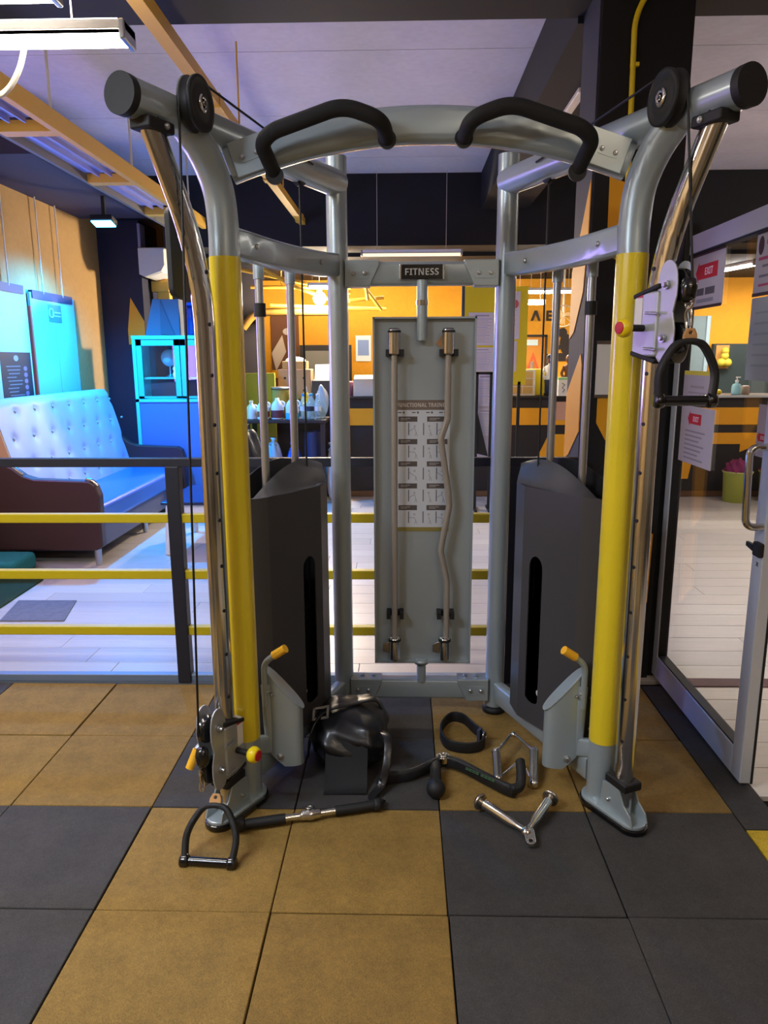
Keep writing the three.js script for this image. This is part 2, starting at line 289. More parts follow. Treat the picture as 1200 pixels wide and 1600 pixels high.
for (const s of [-1, 1]) {
  const P = (dx, y, z) => [X0 + s * dx, y, z];
  const W = (dx, y, z) => V(X0 + s * dx, y, z);
  const d = V(s * TD.x, 0, TD.z), n = V(-s * TD.z, 0, TD.x);   // d along the tube, n towards the middle of the machine
  const basis = (o) => new THREE.Matrix4().makeBasis(d, V(0, 1, 0), V().crossVectors(d, V(0, 1, 0))).setPosition(o);   // local x = d, y = up, z = d x up
  // front post: grey foot, yellow sleeve, grey bend
  part('front_post', [sweep([P(0.619, 0.03, -2.35), P(0.619, 0.245, -2.35)], ring(0.0465, 28)),
    sweep(smooth([P(0.619, 1.832, -2.35), P(0.619, 1.93, -2.35), P(0.627, 2.03, -2.337), P(0.655, 2.12, -2.297), P(0.70, 2.2, -2.235)], 28), ring(0.0465, 28))], M.frame);
  part('post_sleeve', sweep([P(0.619, 0.24, -2.35), P(0.619, 1.836, -2.35)], ring(0.0478, 32)), M.postYellow);
  // top tube with a black end cap
  const tt = part('top_tube', sweep([P(0.33, 2.195, -3.04), P(0.785, 2.195, -2.05)], ring(0.05, 28)), M.frame);
  { const a = W(0.785, 2.195, -2.05), b = a.clone().addScaledVector(d, 0.018); part('end_cap', sweep([a, b, b.clone().addScaledVector(d, 0.006)].map((v) => v), ring(0.0515, 28)), M.rubber, tt); }
  // rear upright, its foot
  part('rear_upright', sweep([P(0.332, 0.03, -3.04), P(0.332, 2.285, -3.04), P(0.332, 2.292, -3.04)], ring(0.041, 26)), M.frame);
  part('rubber_foot', lathe([[0, 0], [0.05, 0], [0.052, 0.012], [0.045, 0.03], [0, 0.03]], ...P(0.332, 0, -3.04)), M.rubber);
  // side beam half-way up and base tube
  const sb = part('side_beam', sweep(smooth([P(0.335, 1.892, -3.03), P(0.40, 1.88, -2.86), P(0.50, 1.874, -2.6), P(0.60, 1.885, -2.39)], 16), rrect(0.088, 0.05, 0.012), [0, 1, 0]), M.frame);
  for (const [dx, z] of [[0.565, -2.47], [0.40, -2.86]]) part('bolt', bolt(...V(X0 + s * dx, 1.882, z).addScaledVector(n, 0.026).toArray(), n.toArray(), 0.01), M.steel, sb);
  part('base_tube', sweep([P(0.335, 0.1, -3.03), P(0.60, 0.1, -2.40)], rrect(0.09, 0.05, 0.012), [0, 1, 0]), M.frame);
  // foot plate with black edge under post and rail
  const outline = (g) => hull2([0, 0], 0.068 + g, [0.165, 0], 0.05 + g);
  const flat = (pts, h, y) => { const g = ext(pts, h, Math.min(0.004, h / 3)); g.applyMatrix4(new THREE.Matrix4().makeBasis(d, V().crossVectors(V(0, 1, 0), d), V(0, 1, 0)).setPosition(W(0.619, y, -2.35))); return g; };
  const fp = part('foot_plate', flat(outline(-0.006), 0.014, 0.018), M.frame);
  part('rubber_edge', flat(outline(0), 0.02, 0), M.glossBlack, fp);
  for (const k of [-1, 1]) { // gusset cheeks either side of the rail
    const g = ext([[0.04, 0.03], [0.20, 0.03], [0.19, 0.06], [0.155, 0.085], [0.125, 0.14], [0.05, 0.12]], 0.006, 0.0015); g.translate(0, 0, k * 0.031 - 0.003); g.applyMatrix4(basis(W(0.619, 0, -2.35))); part('gusset', g, M.frame, fp);
    const bp = W(0.619, 0.07, -2.35).addScaledVector(d, 0.085).addScaledVector(n, k * 0.034); part('bolt', bolt(...bp.toArray(), n.clone().multiplyScalar(k).toArray(), 0.008), M.steel, fp);
  }
  // chrome guide rail, oval, bending out to the top tube
  const rail = part('guide_rail', sweep(fillet([P(0.664, 0.03, -2.246), P(0.664, 1.80, -2.246), P(0.748, 2.155, -2.105)], 0.22, 16), oval(0.037, 0.027, 32), d.toArray()), M.chrome);
  { const hs = []; for (let k = 0; k < 11; k++) { const c = W(0.664, 0.30 + 0.148 * k, -2.246).addScaledVector(n, 0.0245).addScaledVector(d, 0.010); hs.push(between(c.toArray(), c.clone().addScaledVector(n, 0.003).toArray(), 0.006, 0.006, 10)); } part('pin_holes', hs, M.rubber, rail).userData.kind = 'stuff'; }
  { const c = W(0.742, 2.15, -2.105); const g = rb(0.10, 0.03, 0.07, 0.006, 0, -0.012, 0); g.applyMatrix4(basis(c.clone().addScaledVector(d, -0.004))); part('rail_bracket', g, M.rubber, rail); part('bolt', bolt(...c.clone().addScaledVector(n, 0.034).addScaledVector(d, -0.02).setY(2.138).toArray(), n.toArray(), 0.009), M.steel, rail); }
  // rail foot clamp
  { const g = rb(0.1, 0.03, 0.072, 0.006); g.applyMatrix4(basis(W(0.664, 0.145, -2.246))); part('rail_stop', g, M.rubber, rail); }
  // top pulley, leaning on the post head, turning in the plane of the tube
  { const np = V(-s * 0.975, 0, 0.22), c = W(0.676, 2.222, -2.215).addScaledVector(np, 0.03); const prof = (r, w, gr) => lathe([[0, -w], [r * 0.55, -w], [r * 0.62, -w * 0.75], [r * 0.8, -w * 0.75], [r * 0.86, -w], [r, -w], [r, -w * 0.5], [r - gr, 0], [r, w * 0.5], [r, w], [r * 0.86, w], [r * 0.8, w * 0.75], [r * 0.62, w * 0.75], [r * 0.55, w], [0, w]], 0, 0, 0, 40);
    const turn = new THREE.Matrix4().makeRotationFromQuaternion(new THREE.Quaternion().setFromUnitVectors(V(0, 1, 0), np));
    const pl = part('top_pulley', prof(0.072, 0.02, 0.011).applyMatrix4(turn.clone().setPosition(c)), M.rubber);
    part('pulley_hub', [lathe([[0.012, 0.019], [0.022, 0.019], [0.024, 0.024], [0.016, 0.027], [0.012, 0.024]], 0, 0, 0, 20).applyMatrix4(turn.clone().setPosition(c)), between(c.clone().addScaledVector(np, 0.015).toArray(), c.clone().addScaledVector(np, 0.034).toArray(), 0.008, 0.006, 12)], M.chrome, pl);
    part('axle', between(c.clone().addScaledVector(np, -0.06).toArray(), c.clone().addScaledVector(np, 0.01).toArray(), 0.008), M.steel, pl);
    // cable over the pulley to the far pulley under the tube, and down to the carriage
    const back = c.clone().addScaledVector(d, -0.62); back.y = 2.20;
    const front = c.clone().addScaledVector(d, 0.07);
    part('cable', [tube([V(c.x, c.y + 0.066, c.z).addScaledVector(d, -0.02).toArray(), back.toArray()], 0.0035), tube([front.toArray(), P(0.7195, (s < 0 ? 0.262 : 1.625) + 0.11, -2.124)], 0.0035)], M.cable);
  }
  // second small pulley behind the rail head, seen edge on
  { const c = W(0.705, 1.84, -2.25).addScaledVector(d, -0.0); const turn = new THREE.Matrix4().makeRotationFromQuaternion(new THREE.Quaternion().setFromUnitVectors(V(0, 1, 0), n)); const g = ext(hull2([0, -0.10], 0.03, [0, 0.10], 0.03), 0.02, 0.004); g.applyMatrix4(basis(c.clone().addScaledVector(n, -0.035))); part('cable_guard', g, M.rubber); }
  // weight stack under a faceted cover
  const C = W(0.528, 0, -2.712), u = V(-d.x, 0, -d.z);   // u runs from the front post to the rear upright
  const Q = (a, t, y) => C.clone().addScaledVector(u, a).addScaledVector(n, t).setY(y);
  const sec = [[-0.275, -0.07], [-0.27, 0.02], [-0.2, 0.075], [0.09, 0.115], [0.19, 0.085], [0.265, 0.0], [0.265, -0.07]];
  const topF = (a, t) => { const k = Math.max(0, Math.min(1, (0.085 - t) / 0.052)), arc = 1.06 + 0.095 * Math.sin(Math.PI * Math.max(0, Math.min(1, (a + 0.22) / 0.6))); return 1.06 + (arc - 1.06) * k; };   // front wall ends level, the lid climbs to an arched rim before the rods
  const y0 = 0.125, cover = [], backs = [];
  for (let i = 0; i < sec.length; i++) {
    const [a0, t0] = sec[i], [a1, t1] = sec[(i + 1) % sec.length], A = Q(a0, t0, 0), B = Q(a1, t1, 0), w = A.distanceTo(B), ex = B.clone().sub(A).normalize();
    const topPts = []; const N = 10; for (let k = N; k >= 0; k--) { const f = k / N; topPts.push([w * f, topF(a0 + (a1 - a0) * f, t0 + (t1 - t0) * f)]); }
    const holes = [];
    if (i === 2) { const mid = w * 0.74, hw = 0.036; const h = []; for (let k = 0; k <= 10; k++) { const an = Math.PI * k / 10; h.push([mid + hw * Math.cos(an), 0.755 + hw * Math.sin(an) * 1.3]); } for (let k = 0; k <= 10; k++) { const an = Math.PI + Math.PI * k / 10; h.push([mid + hw * Math.cos(an), 0.23 + hw * Math.sin(an) * 0.6]); } holes.push(h); }
    const g = ext([[0, y0], [w, y0], ...topPts], 0.005, 0, holes); const ez = V().crossVectors(ex, V(0, 1, 0));
    const flip = ez.dot(n) > 0 ? -1 : 1; // thickness goes inwards
    if (flip < 0) g.translate(0, 0, -0.005);
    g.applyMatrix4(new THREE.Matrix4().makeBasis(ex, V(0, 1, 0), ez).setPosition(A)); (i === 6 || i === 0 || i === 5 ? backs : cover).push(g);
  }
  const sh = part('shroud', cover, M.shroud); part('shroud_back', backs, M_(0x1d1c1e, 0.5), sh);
  { // domed lid, thick enough to have an edge
    const na = 24, nt = 6, pos = [], idx = []; const tf = (a) => { for (let i = 0; i < sec.length - 1; i++) { const [a0, t0] = sec[i], [a1, t1] = sec[i + 1]; if (a >= a0 && a <= a1 && a1 > a0 + 1e-4) return t0 + (t1 - t0) * (a - a0) / (a1 - a0); } return -0.07; };
    for (const dy of [0, -0.006]) for (let i = 0; i <= na; i++) for (let j = 0; j <= nt; j++) { const a = -0.262 + 0.505 * i / na, tm = Math.max(0.034, tf(a)), t = 0.03 + (tm - 0.03) * j / nt, q = Q(a, t, topF(a, t) + dy); pos.push(q.x, q.y, q.z); }
    const id = (l, i, j) => l * (na + 1) * (nt + 1) + i * (nt + 1) + j;
    for (let i = 0; i < na; i++) for (let j = 0; j < nt; j++) for (const l of [0, 1]) { const a = id(l, i, j), b = id(l, i + 1, j), c = id(l, i, j + 1), e = id(l, i + 1, j + 1); const f = (l === 0) === (s > 0); f ? idx.push(a, c, b, b, c, e) : idx.push(a, b, c, b, e, c); }
    const g = new THREE.BufferGeometry(); g.setAttribute('position', new THREE.Float32BufferAttribute(pos, 3)); g.setIndex(idx); g.computeVertexNormals(); part('shroud_lid', g, M.shroud, sh);
  }
  for (const [a, y] of [[-0.262, 0.22], [-0.262, 0.34]]) { const p = Q(a, 0.03, y).addScaledVector(n, 0.004); part('bolt', bolt(...p.toArray(), n.toArray(), 0.007), M.steel, sh); }
  const ws = part('weight_stack', (() => { const gs = []; for (let k = 0; k < 14; k++) { const g = rb(0.34, 0.028, 0.11, 0.003, 0, 0.16 + k * 0.0305, 0, 0, 0, 0, 1); g.applyMatrix4(new THREE.Matrix4().makeBasis(u, V(0, 1, 0), n).setPosition(C.clone())); gs.push(g); } return gs; })(), M.weight);
  { const p = Q(0.03, 0.058, 0.235); part('weight_label', between(p.toArray(), p.clone().addScaledVector(n, 0.004).toArray(), 0.012), M.white, ws); }
  // guide rods up to the side beam
  for (const [a, t] of [[-0.098, 0], [0.098, 0]]) {
    const gr = part('guide_rod', between(Q(a, t, 0.1).toArray(), Q(a, t, 1.845).toArray(), 0.0145), M.steel);
    part('rod_socket', between(Q(a, t, 1.80).toArray(), Q(a, t, 1.86).toArray(), 0.019), M.frame, gr);
    if (a < 0) part('rod_collar', between(Q(a, t, 1.675).toArray(), Q(a, t, 1.72).toArray(), 0.021), M.rubber, gr);
  }
  part('stack_cable', tube([Q(0.11, 0.045, 0.6).toArray(), Q(0.11, 0.045, 2.17).toArray()], 0.0035), M.cable);
  { const c = Q(0.11, 0.045, 2.165); part('cable_pulley', lathe([[0, -0.012], [0.03, -0.012], [0.026, 0], [0.03, 0.012], [0, 0.012]], 0, 0, 0, 20).applyMatrix4(new THREE.Matrix4().makeRotationFromQuaternion(new THREE.Quaternion().setFromUnitVectors(V(0, 1, 0), n)).setPosition(c)), M.rubber); }
  // slanted grey holder with a hooked lever and yellow grip
  {
    const hx = 0.5, hz = -2.45, hw = 0.066;
    const hold = []; const nseg = 40;
    const outl = []; for (let k = 0; k < nseg; k++) { const a = k / nseg * 2 * Math.PI, cx = Math.cos(a), sx = Math.sin(a); outl.push([Math.sign(cx) * hw * Math.abs(cx) ** 0.75, Math.sign(sx) * 0.034 * Math.abs(sx) ** 0.8]); }
    const top = (o) => 0.375 + o * 1.15, bot = (o) => 0.085 + Math.max(0, o) * 0.9;   // o: away from the middle of the machine
    const pos = [], idx = [], pt = (o, y, zz) => { const q = [X0 + s * (hx + o), y, hz + zz]; pos.push(...q); };
    for (const [o, zz] of outl) { pt(o, bot(o), zz); pt(o, top(o), zz); }
    for (let k = 0; k < nseg; k++) { const a = 2 * k, b = 2 * ((k + 1) % nseg); s < 0 ? idx.push(a, a + 1, b, b, a + 1, b + 1) : idx.push(a, b, a + 1, b, b + 1, a + 1); }
    const cb = pos.length / 3; pt(0, bot(0), 0); for (let k = 0; k < nseg; k++) { const a = 2 * k, b = 2 * ((k + 1) % nseg); idx.push(cb, a, b); }
    const g = new THREE.BufferGeometry(); g.setAttribute('position', new THREE.Float32BufferAttribute(pos, 3)); g.setIndex(idx);
    const hd = part('bar_holder', toCreasedNormals(g.toNonIndexed(), R(35)), M.frame);
    const lid = ext(outl.map(([o, zz]) => [o * 1.03 * s, zz * 1.06]), 0.006, 0.0015); // the slanted cover
    const ta = Math.atan(1.15) * s; const lx = V(1, 0, 0).applyAxisAngle(V(0, 0, 1), ta), lz = V(0, 0, 1), lu = V().crossVectors(lz, lx);
    lid.applyMatrix4(new THREE.Matrix4().makeScale(1 / Math.cos(ta), 1, 1)).applyMatrix4(new THREE.Matrix4().makeBasis(lx, lz.clone().negate(), lu).setPosition(X0 + s * hx, 0.376, hz));
    part('holder_cover', lid, M.frame, hd);
    part('bolt', [bolt(X0 + s * (hx + 0.015), 0.125, hz + 0.034, [0, 0, 1], 0.013)], M.steel, hd);
    part('bolt', [bolt(X0 + s * (hx + 0.052), 0.375, hz + 0.03, [0, 0, 1], 0.006)], M.steel, hd); part('bolt', [bolt(X0 + s * (hx + 0.038), 0.366, hz + 0.033, [0, 0, 1], 0.006)], M.steel, hd);
    part('holder_arm', sweep([P(hx + 0.04, 0.155, hz - 0.005), P(0.612, 0.19, -2.375)], rrect(0.065, 0.03, 0.008), [0, 1, 0]), M.frame, hd);
    const lever = part('lever', [tube([P(hx + 0.062, 0.32, hz + 0.03), P(hx + 0.062, 0.485, hz + 0.035), P(hx + 0.02, 0.52, hz + 0.045)], 0.011, 0.03), sweep([P(hx + 0.055, 0.15, hz + 0.022), P(hx + 0.061, 0.40, hz + 0.03)], oval(0.016, 0.007), [1, 0, 0])], M.frame, hd);
    part('lever_grip', tube([P(hx + 0.024, 0.517, hz + 0.044), P(hx - 0.02, 0.548, hz + 0.055)], 0.0155), M.gripYellow, hd);
    void lever;
  }
  // the sliding carriage: low on one rail, high on the other
  const cy = s < 0 ? 0.262 : 1.625, cc = W(0.664, cy, -2.246);
  const LM = new THREE.Matrix4().makeBasis(d, V(0, 1, 0), n).setPosition(cc);
  const L = (g) => { let q = clean(g).applyMatrix4(LM); if (LM.determinant() < 0) { for (const k of Object.keys(q.attributes)) { const a = q.attributes[k], m = a.itemSize, r = a.array; for (let i = 0; i < a.count; i += 3) for (let j = 0; j < m; j++) { const v = r[(i + 1) * m + j]; r[(i + 1) * m + j] = r[(i + 2) * m + j]; r[(i + 2) * m + j] = v; } } } return q; };   // local x along d, y up, z towards the middle
  const car = part('carriage', L(rb(0.1, 0.185, 0.076, 0.008)), M.silver);
  for (const k of [-1, 1]) part('carriage_ring', L(rb(0.106, 0.014, 0.082, 0.005, 0, k * 0.093, 0, 0, 0, k * 0.25)), M.rubber, car);
  part('warning_label', L(bx(0.03, 0.075, 0.001, -0.026, 0.038, 0.0388)), M.paper, car);
  part('warning_label', L(bx(0.03, 0.008, 0.001, -0.026, 0.081, 0.0388)), M.red, car);
  const eight = []; for (let k = 0; k <= 40; k++) { const a = Math.PI * 2 * k / 40, y = Math.sin(a) * 0.142, w = 0.038 - 0.012 * Math.exp(-((y / 0.028) ** 2)) ; eight.push([Math.cos(a) >= 0 ? w * Math.min(1, Math.sqrt(Math.max(0, 1 - (Math.abs(y) / 0.142) ** 5))) : -w * Math.min(1, Math.sqrt(Math.max(0, 1 - (Math.abs(y) / 0.142) ** 5))), y]); }
  for (const k of [1, -1]) part('pulley_plate', L(tr(ext(eight.slice(0, 40), 0.005, 0.001), 0.074, 0.03, k > 0 ? 0.026 : -0.031)), M.silver, car);
  for (const y of [0.105, -0.04]) {
    const pg = lathe([[0, -0.012], [0.04, -0.012], [0.044, -0.008], [0.036, 0], [0.044, 0.008], [0.04, 0.012], [0, 0.012]], 0, 0, 0, 28); pg.rotateX(Math.PI / 2);
    part('pulley', L(pg.translate(0.09, y, 0)), M.glossBlack, car);
    const bg = merge([cyl(0.012, 0.012, 0.008, 0.074, y, 0.036, Math.PI / 2), cyl(0.008, 0.006, 0.008, 0.074, y, 0.044, Math.PI / 2)]); part('bolt', L(bg), M.steel, car);
  }
  for (const y of [0.03, -0.07]) part('bolt', L(cyl(0.004, 0.004, 0.05, 0.035, y, 0.045, 0, 0, R(85))), M.steel, car);
  const pin = part('pull_pin', L(cyl(0.010, 0.010, 0.06, -0.005, -0.01, 0.062, Math.PI / 2)), M.rubber, car);
  part('knob', L(tr(lathe([[0, 0], [0.017, 0.0], [0.026, 0.01], [0.0275, 0.02], [0.024, 0.031], [0.016, 0.036], [0, 0.036]]), -0.005, -0.01, 0.088, Math.PI / 2)), M.knobYellow, car);
  part('knob_disc', L(tr(lathe([[0, 0.0355], [0.0175, 0.0355], [0.017, 0.0385], [0, 0.040]]), -0.005, -0.01, 0.088, Math.PI / 2)), M.red, car);
  void pin;
  if (s < 0) { // a yellow-tipped release lever on the outer face of the low carriage
    const lv = part('release_lever', L(tube([[0.0, 0.03, -0.03], [0.01, 0.02, -0.075], [0.05, -0.01, -0.085]], 0.011, 0.02)), M.frame, car); void lv;
    part('lever_grip', L(tube([[0.05, -0.01, -0.085], [0.075, -0.07, -0.10]], 0.014)), M.gripYellow, car);
  }
  // stopper and snap hook at the cable end
  const so = s > 0 ? 0.068 : 0;
  const st = part('cable_stopper', L(lathe([[0, -0.035], [0.014, -0.035], [0.021, -0.02], [0.024, 0.005], [0.018, 0.028], [0, 0.034]], 0.122, 0.022 + so, 0)), M.glossBlack, car);
  part('shackle', L(merge([torus(0.012, 0.004, 0.128, -0.018 + so, 0), cyl(0.006, 0.006, 0.03, 0.128, -0.010 + so, 0, 0, 0, Math.PI / 2)])), M.chrome, st);
  part('snap_hook', L(tube([[0.128, -0.022, 0.0], [0.122, -0.04, 0.004], [0.128, -0.085, 0.004], [0.136, -0.092, 0.0], [0.14, -0.08, -0.004], [0.136, -0.04, -0.004], [0.128, -0.022, 0.0]].map(([x, y, z]) => [x, y + so, z]), 0.0042, 0.01, 10)), M.chrome, car);
}
// arched front beam, joint plates, grips
{
  const rr = 1.70, half = 0.60, yc = 2.212 - rr, a1 = Math.asin(half / rr), path = []; for (let k = 0; k <= 40; k++) { const a = -a1 + 2 * a1 * k / 40; path.push(V(X0 + rr * Math.sin(a), yc + rr * Math.cos(a), -2.385)); }
  const beam = part('arched_beam', sweep(path, rrect(0.062, 0.105, 0.024, 6), [0, 0, 1]), M.frame);
  for (const s of [-1, 1]) {
    const a = s * (a1 - 0.047), c = V(X0 + rr * Math.sin(a), yc + rr * Math.cos(a), -2.353);
    const loc = (g) => g.applyMatrix4(new THREE.Matrix4().makeRotationZ(-a).setPosition(c));
    part('joint_plate', loc(ext([[-0.06 * 1, -0.05], [0.035, -0.05], [0.06, 0.05], [-0.06, 0.05]].map(([x, y]) => [-s * x, y]), 0.006, 0.0015)), M.frame, beam);
    part('joint_slot', loc(ext(rrect(0.062, 0.032, 0.004).map(([x, y]) => [s * 0.006 + x, y]), 0.003, 0).translate(0, 0, 0.0045)), M.frame, beam);
    for (const x of [-0.015, 0.027]) part('bolt', loc(bolt(s * x, 0, 0.007, [0, 0, 1], 0.008)), M.steel, beam);
    const Pp = (dx, y, z) => [X0 - 0.008 + s * dx, y, z];
    part('pull_up_grip', sweep(fillet([Pp(0.452, 2.075, -2.365), Pp(0.475, 2.14, -2.285), Pp(0.44, 2.165, -2.262), Pp(0.235, 2.226, -2.245), Pp(0.125, 2.194, -2.265), Pp(0.113, 2.165, -2.362)], 0.045), ring(0.0225, 16)), M.foam, beam);
    part('grip_foot', tr(cyl(0.027, 0.027, 0.01, 0, 0, 0, Math.PI / 2), ...Pp(0.45, 2.07, -2.352)), M.rubber, beam);
    part('grip_foot', tr(cyl(0.027, 0.027, 0.01, 0, 0, 0, Math.PI / 2), ...Pp(0.113, 2.165, -2.352)), M.rubber, beam);
  }
}
// rear cross bars with joint plates, badge, posts that carry the panel
for (const [y, top] of [[1.857, true], [0.112, false]]) {
  const cb = part('cross_bar', sweep([[X0 - 0.30, y, -3.03], [X0 + 0.30, y, -3.03]], rrect(0.06, 0.09, 0.014), [0, 0, 1]), M.frame);
  for (const s of [-1, 1]) {
    part('joint_plate', tr(ext([[0.30, -0.05], [0.205, -0.05], [0.165, 0.03], [0.165, 0.05], [0.30, 0.05]].map(([x, q]) => [X0 + s * x, y + q]), 0.072, 0.004), 0, 0, -3.066), M.frame, cb);
    part('joint_slot', tr(ext(rrect(0.075, 0.04, 0.006).map(([x, q]) => [X0 + s * 0.245 + x, y + q]), 0.004), 0, 0, -2.9958), M.frame, cb);
    for (const x of [0.222, 0.268]) part('bolt', bolt(X0 + s * x, y, -2.992, [0, 0, 1], 0.0095), M.steel, cb);
    if (!top) for (const x of [0.2, 0.25]) part('bolt', bolt(X0 + s * x, y + 0.05, -3.03, [0, 1, 0], 0.01), M.steel, cb);
  }
  if (top) {
    const bd = part('name_badge', tr(ext(rrect(0.165, 0.056, 0.008), 0.016, 0.004), X0, y + 0.004, -3.0), M.glossBlack, cb);
    part('badge_edge', [tr(ext(rrect(0.008, 0.058, 0.003), 0.018, 0.002), X0 - 0.084, y + 0.004, -3.0), tr(ext(rrect(0.008, 0.058, 0.003), 0.018, 0.002), X0 + 0.084, y + 0.004, -3.0)], M.chrome, bd);
    part('lettering', tr(text('FITNESS', 0.025, 0.002), X0, y + 0.004, -2.984), M.silver, bd);
    part('panel_hanger', between([X0 + 0.002, 1.60, -2.982], [X0 + 0.002, 1.83, -2.99], 0.021, 0.021, 20), M.frame, cb);
    part('hanger_collar', between([X0 + 0.002, 1.735, -2.987], [X0 + 0.002, 1.755, -2.987], 0.024, 0.024, 20), M.chrome, cb);
  } else part('panel_stub', [between([X0 + 0.008, 0.15, -3.01], [X0 + 0.008, 0.25, -3.01], 0.02, 0.02, 18), lathe([[0, 0], [0.03, 0], [0.03, 0.012], [0.022, 0.02], [0, 0.02]], X0 + 0.008, 0.235, -3.005)], M.frame, cb);
}
// accessory panel: a shallow tray with the exercise chart
{
  const x0 = -0.118, x1 = 0.292, y0 = 0.243, y1 = 1.692, z = -3.012;
  const tray = part('accessory_panel', [bmm(x0, x1, y0, y1, z - 0.006, z), bmm(x0, x0 + 0.007, y0, y1, z, z + 0.03), bmm(x1 - 0.007, x1, y0, y1, z, z + 0.03), bmm(x0, x1, y0, y0 + 0.007, z, z + 0.03), bmm(x0, x1, y1 - 0.007, y1, z, z + 0.03)], M.panel);
  const cv = document.createElement('canvas'); cv.width = 512; cv.height = 1080; const q = cv.getContext('2d');
  q.fillStyle = '#c9cdd6'; q.fillRect(0, 0, 512, 1080); q.fillStyle = '#75685f'; q.fillRect(0, 0, 512, 80); q.fillStyle = '#c8bfb6'; q.font = 'bold 44px sans-serif'; q.textAlign = 'center'; q.fillText('FUNCTIONAL TRAINER', 256, 56);
  q.fillStyle = '#55504f'; q.font = '20px sans-serif'; for (const x of [70, 200, 330, 450]) { q.fillRect(x - 40, 96, 34, 8); q.beginPath(); q.arc(x + 14, 100, 9, 0, 7); q.fill(); }
  for (let r = 0; r < 5; r++) { const y = 132 + r * 182; for (const [x, w] of [[34, 176], [300, 190]]) { q.fillStyle = '#57504f'; q.fillRect(x, y, w, 42); q.fillStyle = '#a9a5a3'; q.fillRect(x + 22, y + 12, w * 0.5, 6); q.fillRect(x + 22, y + 24, w * 0.34, 5); }
    q.strokeStyle = '#5a5a63'; q.lineWidth = 9; q.beginPath(); for (const x of [130, 268, 392]) { q.moveTo(x, y + 52); q.lineTo(x, y + 150); } q.stroke();
    q.strokeStyle = '#83858f'; q.lineWidth = 4; q.beginPath(); for (const [x, k] of [[165, 1], [300, -1], [425, 1]]) { const e = (r % 3) * 14; q.moveTo(x - 30 * k, y + 118 - e); q.lineTo(x + 20, y + 92 + e); q.lineTo(x + 34, y + 128); q.lineTo(x + 22, y + 160); q.moveTo(x + 34, y + 128); q.lineTo(x + 46, y + 160); q.moveTo(x + 26, y + 78); q.arc(x + 20, y + 78, 7, 0, 7); } q.stroke(); }
  q.fillStyle = '#8e8345'; q.fillRect(0, 1046, 512, 34);
  const t = new THREE.CanvasTexture(cv); t.colorSpace = THREE.SRGBColorSpace; t.anisotropy = 8;
  const pg = new THREE.PlaneGeometry(0.225, 0.545); const ch = part('exercise_chart', [tr(pg, 0.081, 1.095, z + 0.0026)], M_(0xffffff, 0.45, 0, { map: t }), tray);
  ch.userData.label = 'printed exercise chart headed FUNCTIONAL TRAINER'; part('chart_board', bmm(0.081 - 0.1125, 0.081 + 0.1125, 1.095 - 0.2725, 1.095 + 0.2725, z, z + 0.0022), M.paper, tray);
  for (const x of [-0.03, 0.183]) for (const y of [1.553, 0.468]) part('bar_clip', [bmm(x - 0.036, x - 0.019, y - 0.014, y + 0.014, z, z + 0.062), bmm(x + 0.019, x + 0.036, y - 0.014, y + 0.014, z, z + 0.062), bmm(x - 0.036, x + 0.036, y - 0.012, y + 0.012, z, z + 0.02)].map((g) => g), M.rubber, tray);
}
// the two bars that hang on the panel
{
  const bar = (name, label, x, pts) => {
    const t = thing(name, label, 'bar', [x, 0.262, -2.958]);
    obj('shaft', tube(pts, 0.0128, 0.014), M_(0xa39b92, 0.4, 0.3), t);
    for (const [y, k] of [[pts[pts.length - 1][1], 1], [pts[0][1], -1]]) {
      obj('end_sleeve', lathe([[0, -0.05], [0.0225, -0.05], [0.024, -0.045], [0.024, 0.04], [0.021, 0.05], [0, 0.052]], 0, y, 0, 24), M.chrome, t);
      obj('sleeve_ring', lathe([[0.0245, -0.004], [0.026, -0.004], [0.026, 0.004], [0.0245, 0.004]], 0, y + 0.038, 0, 24), M.rubber, t);
    }
    obj('swivel_eye', ext([[-0.03, -0.02], [0, -0.028], [0, 0.028], [-0.03, 0.014]], 0.012, 0.002).translate(-0.02, pts[0][1] + 0.0, -0.02), M.chromeDull, t);
    return t;
  };
  bar('straight_bar', 'straight chrome pull bar hanging upright on the grey panel', -0.032, [[0, 0.06, 0], [0, 1.335, 0]]);
  bar('curl_bar', 'zigzag chrome curl bar hanging upright on the grey panel', 0.18, [[0.006, 0.06, 0], [0.006, 0.36, 0], [-0.022, 0.49, 0.0], [0.012, 0.68, 0], [0.006, 0.74, 0], [-0.026, 0.955, 0], [0.0, 1.03, 0.0], [0, 1.335, 0]]);
  const plate = thing('cable_tag', 'small tan triangular tag behind the top of the curl bar', 'tag', [0.16, 1.62, -3.008]); obj('tag_plate', ext([[-0.028, 0], [0.012, -0.036], [0.022, 0.03], [0.0, 0.036]], 0.004, 0.001).translate(0, -0.03, 0), M.tan, plate);
}
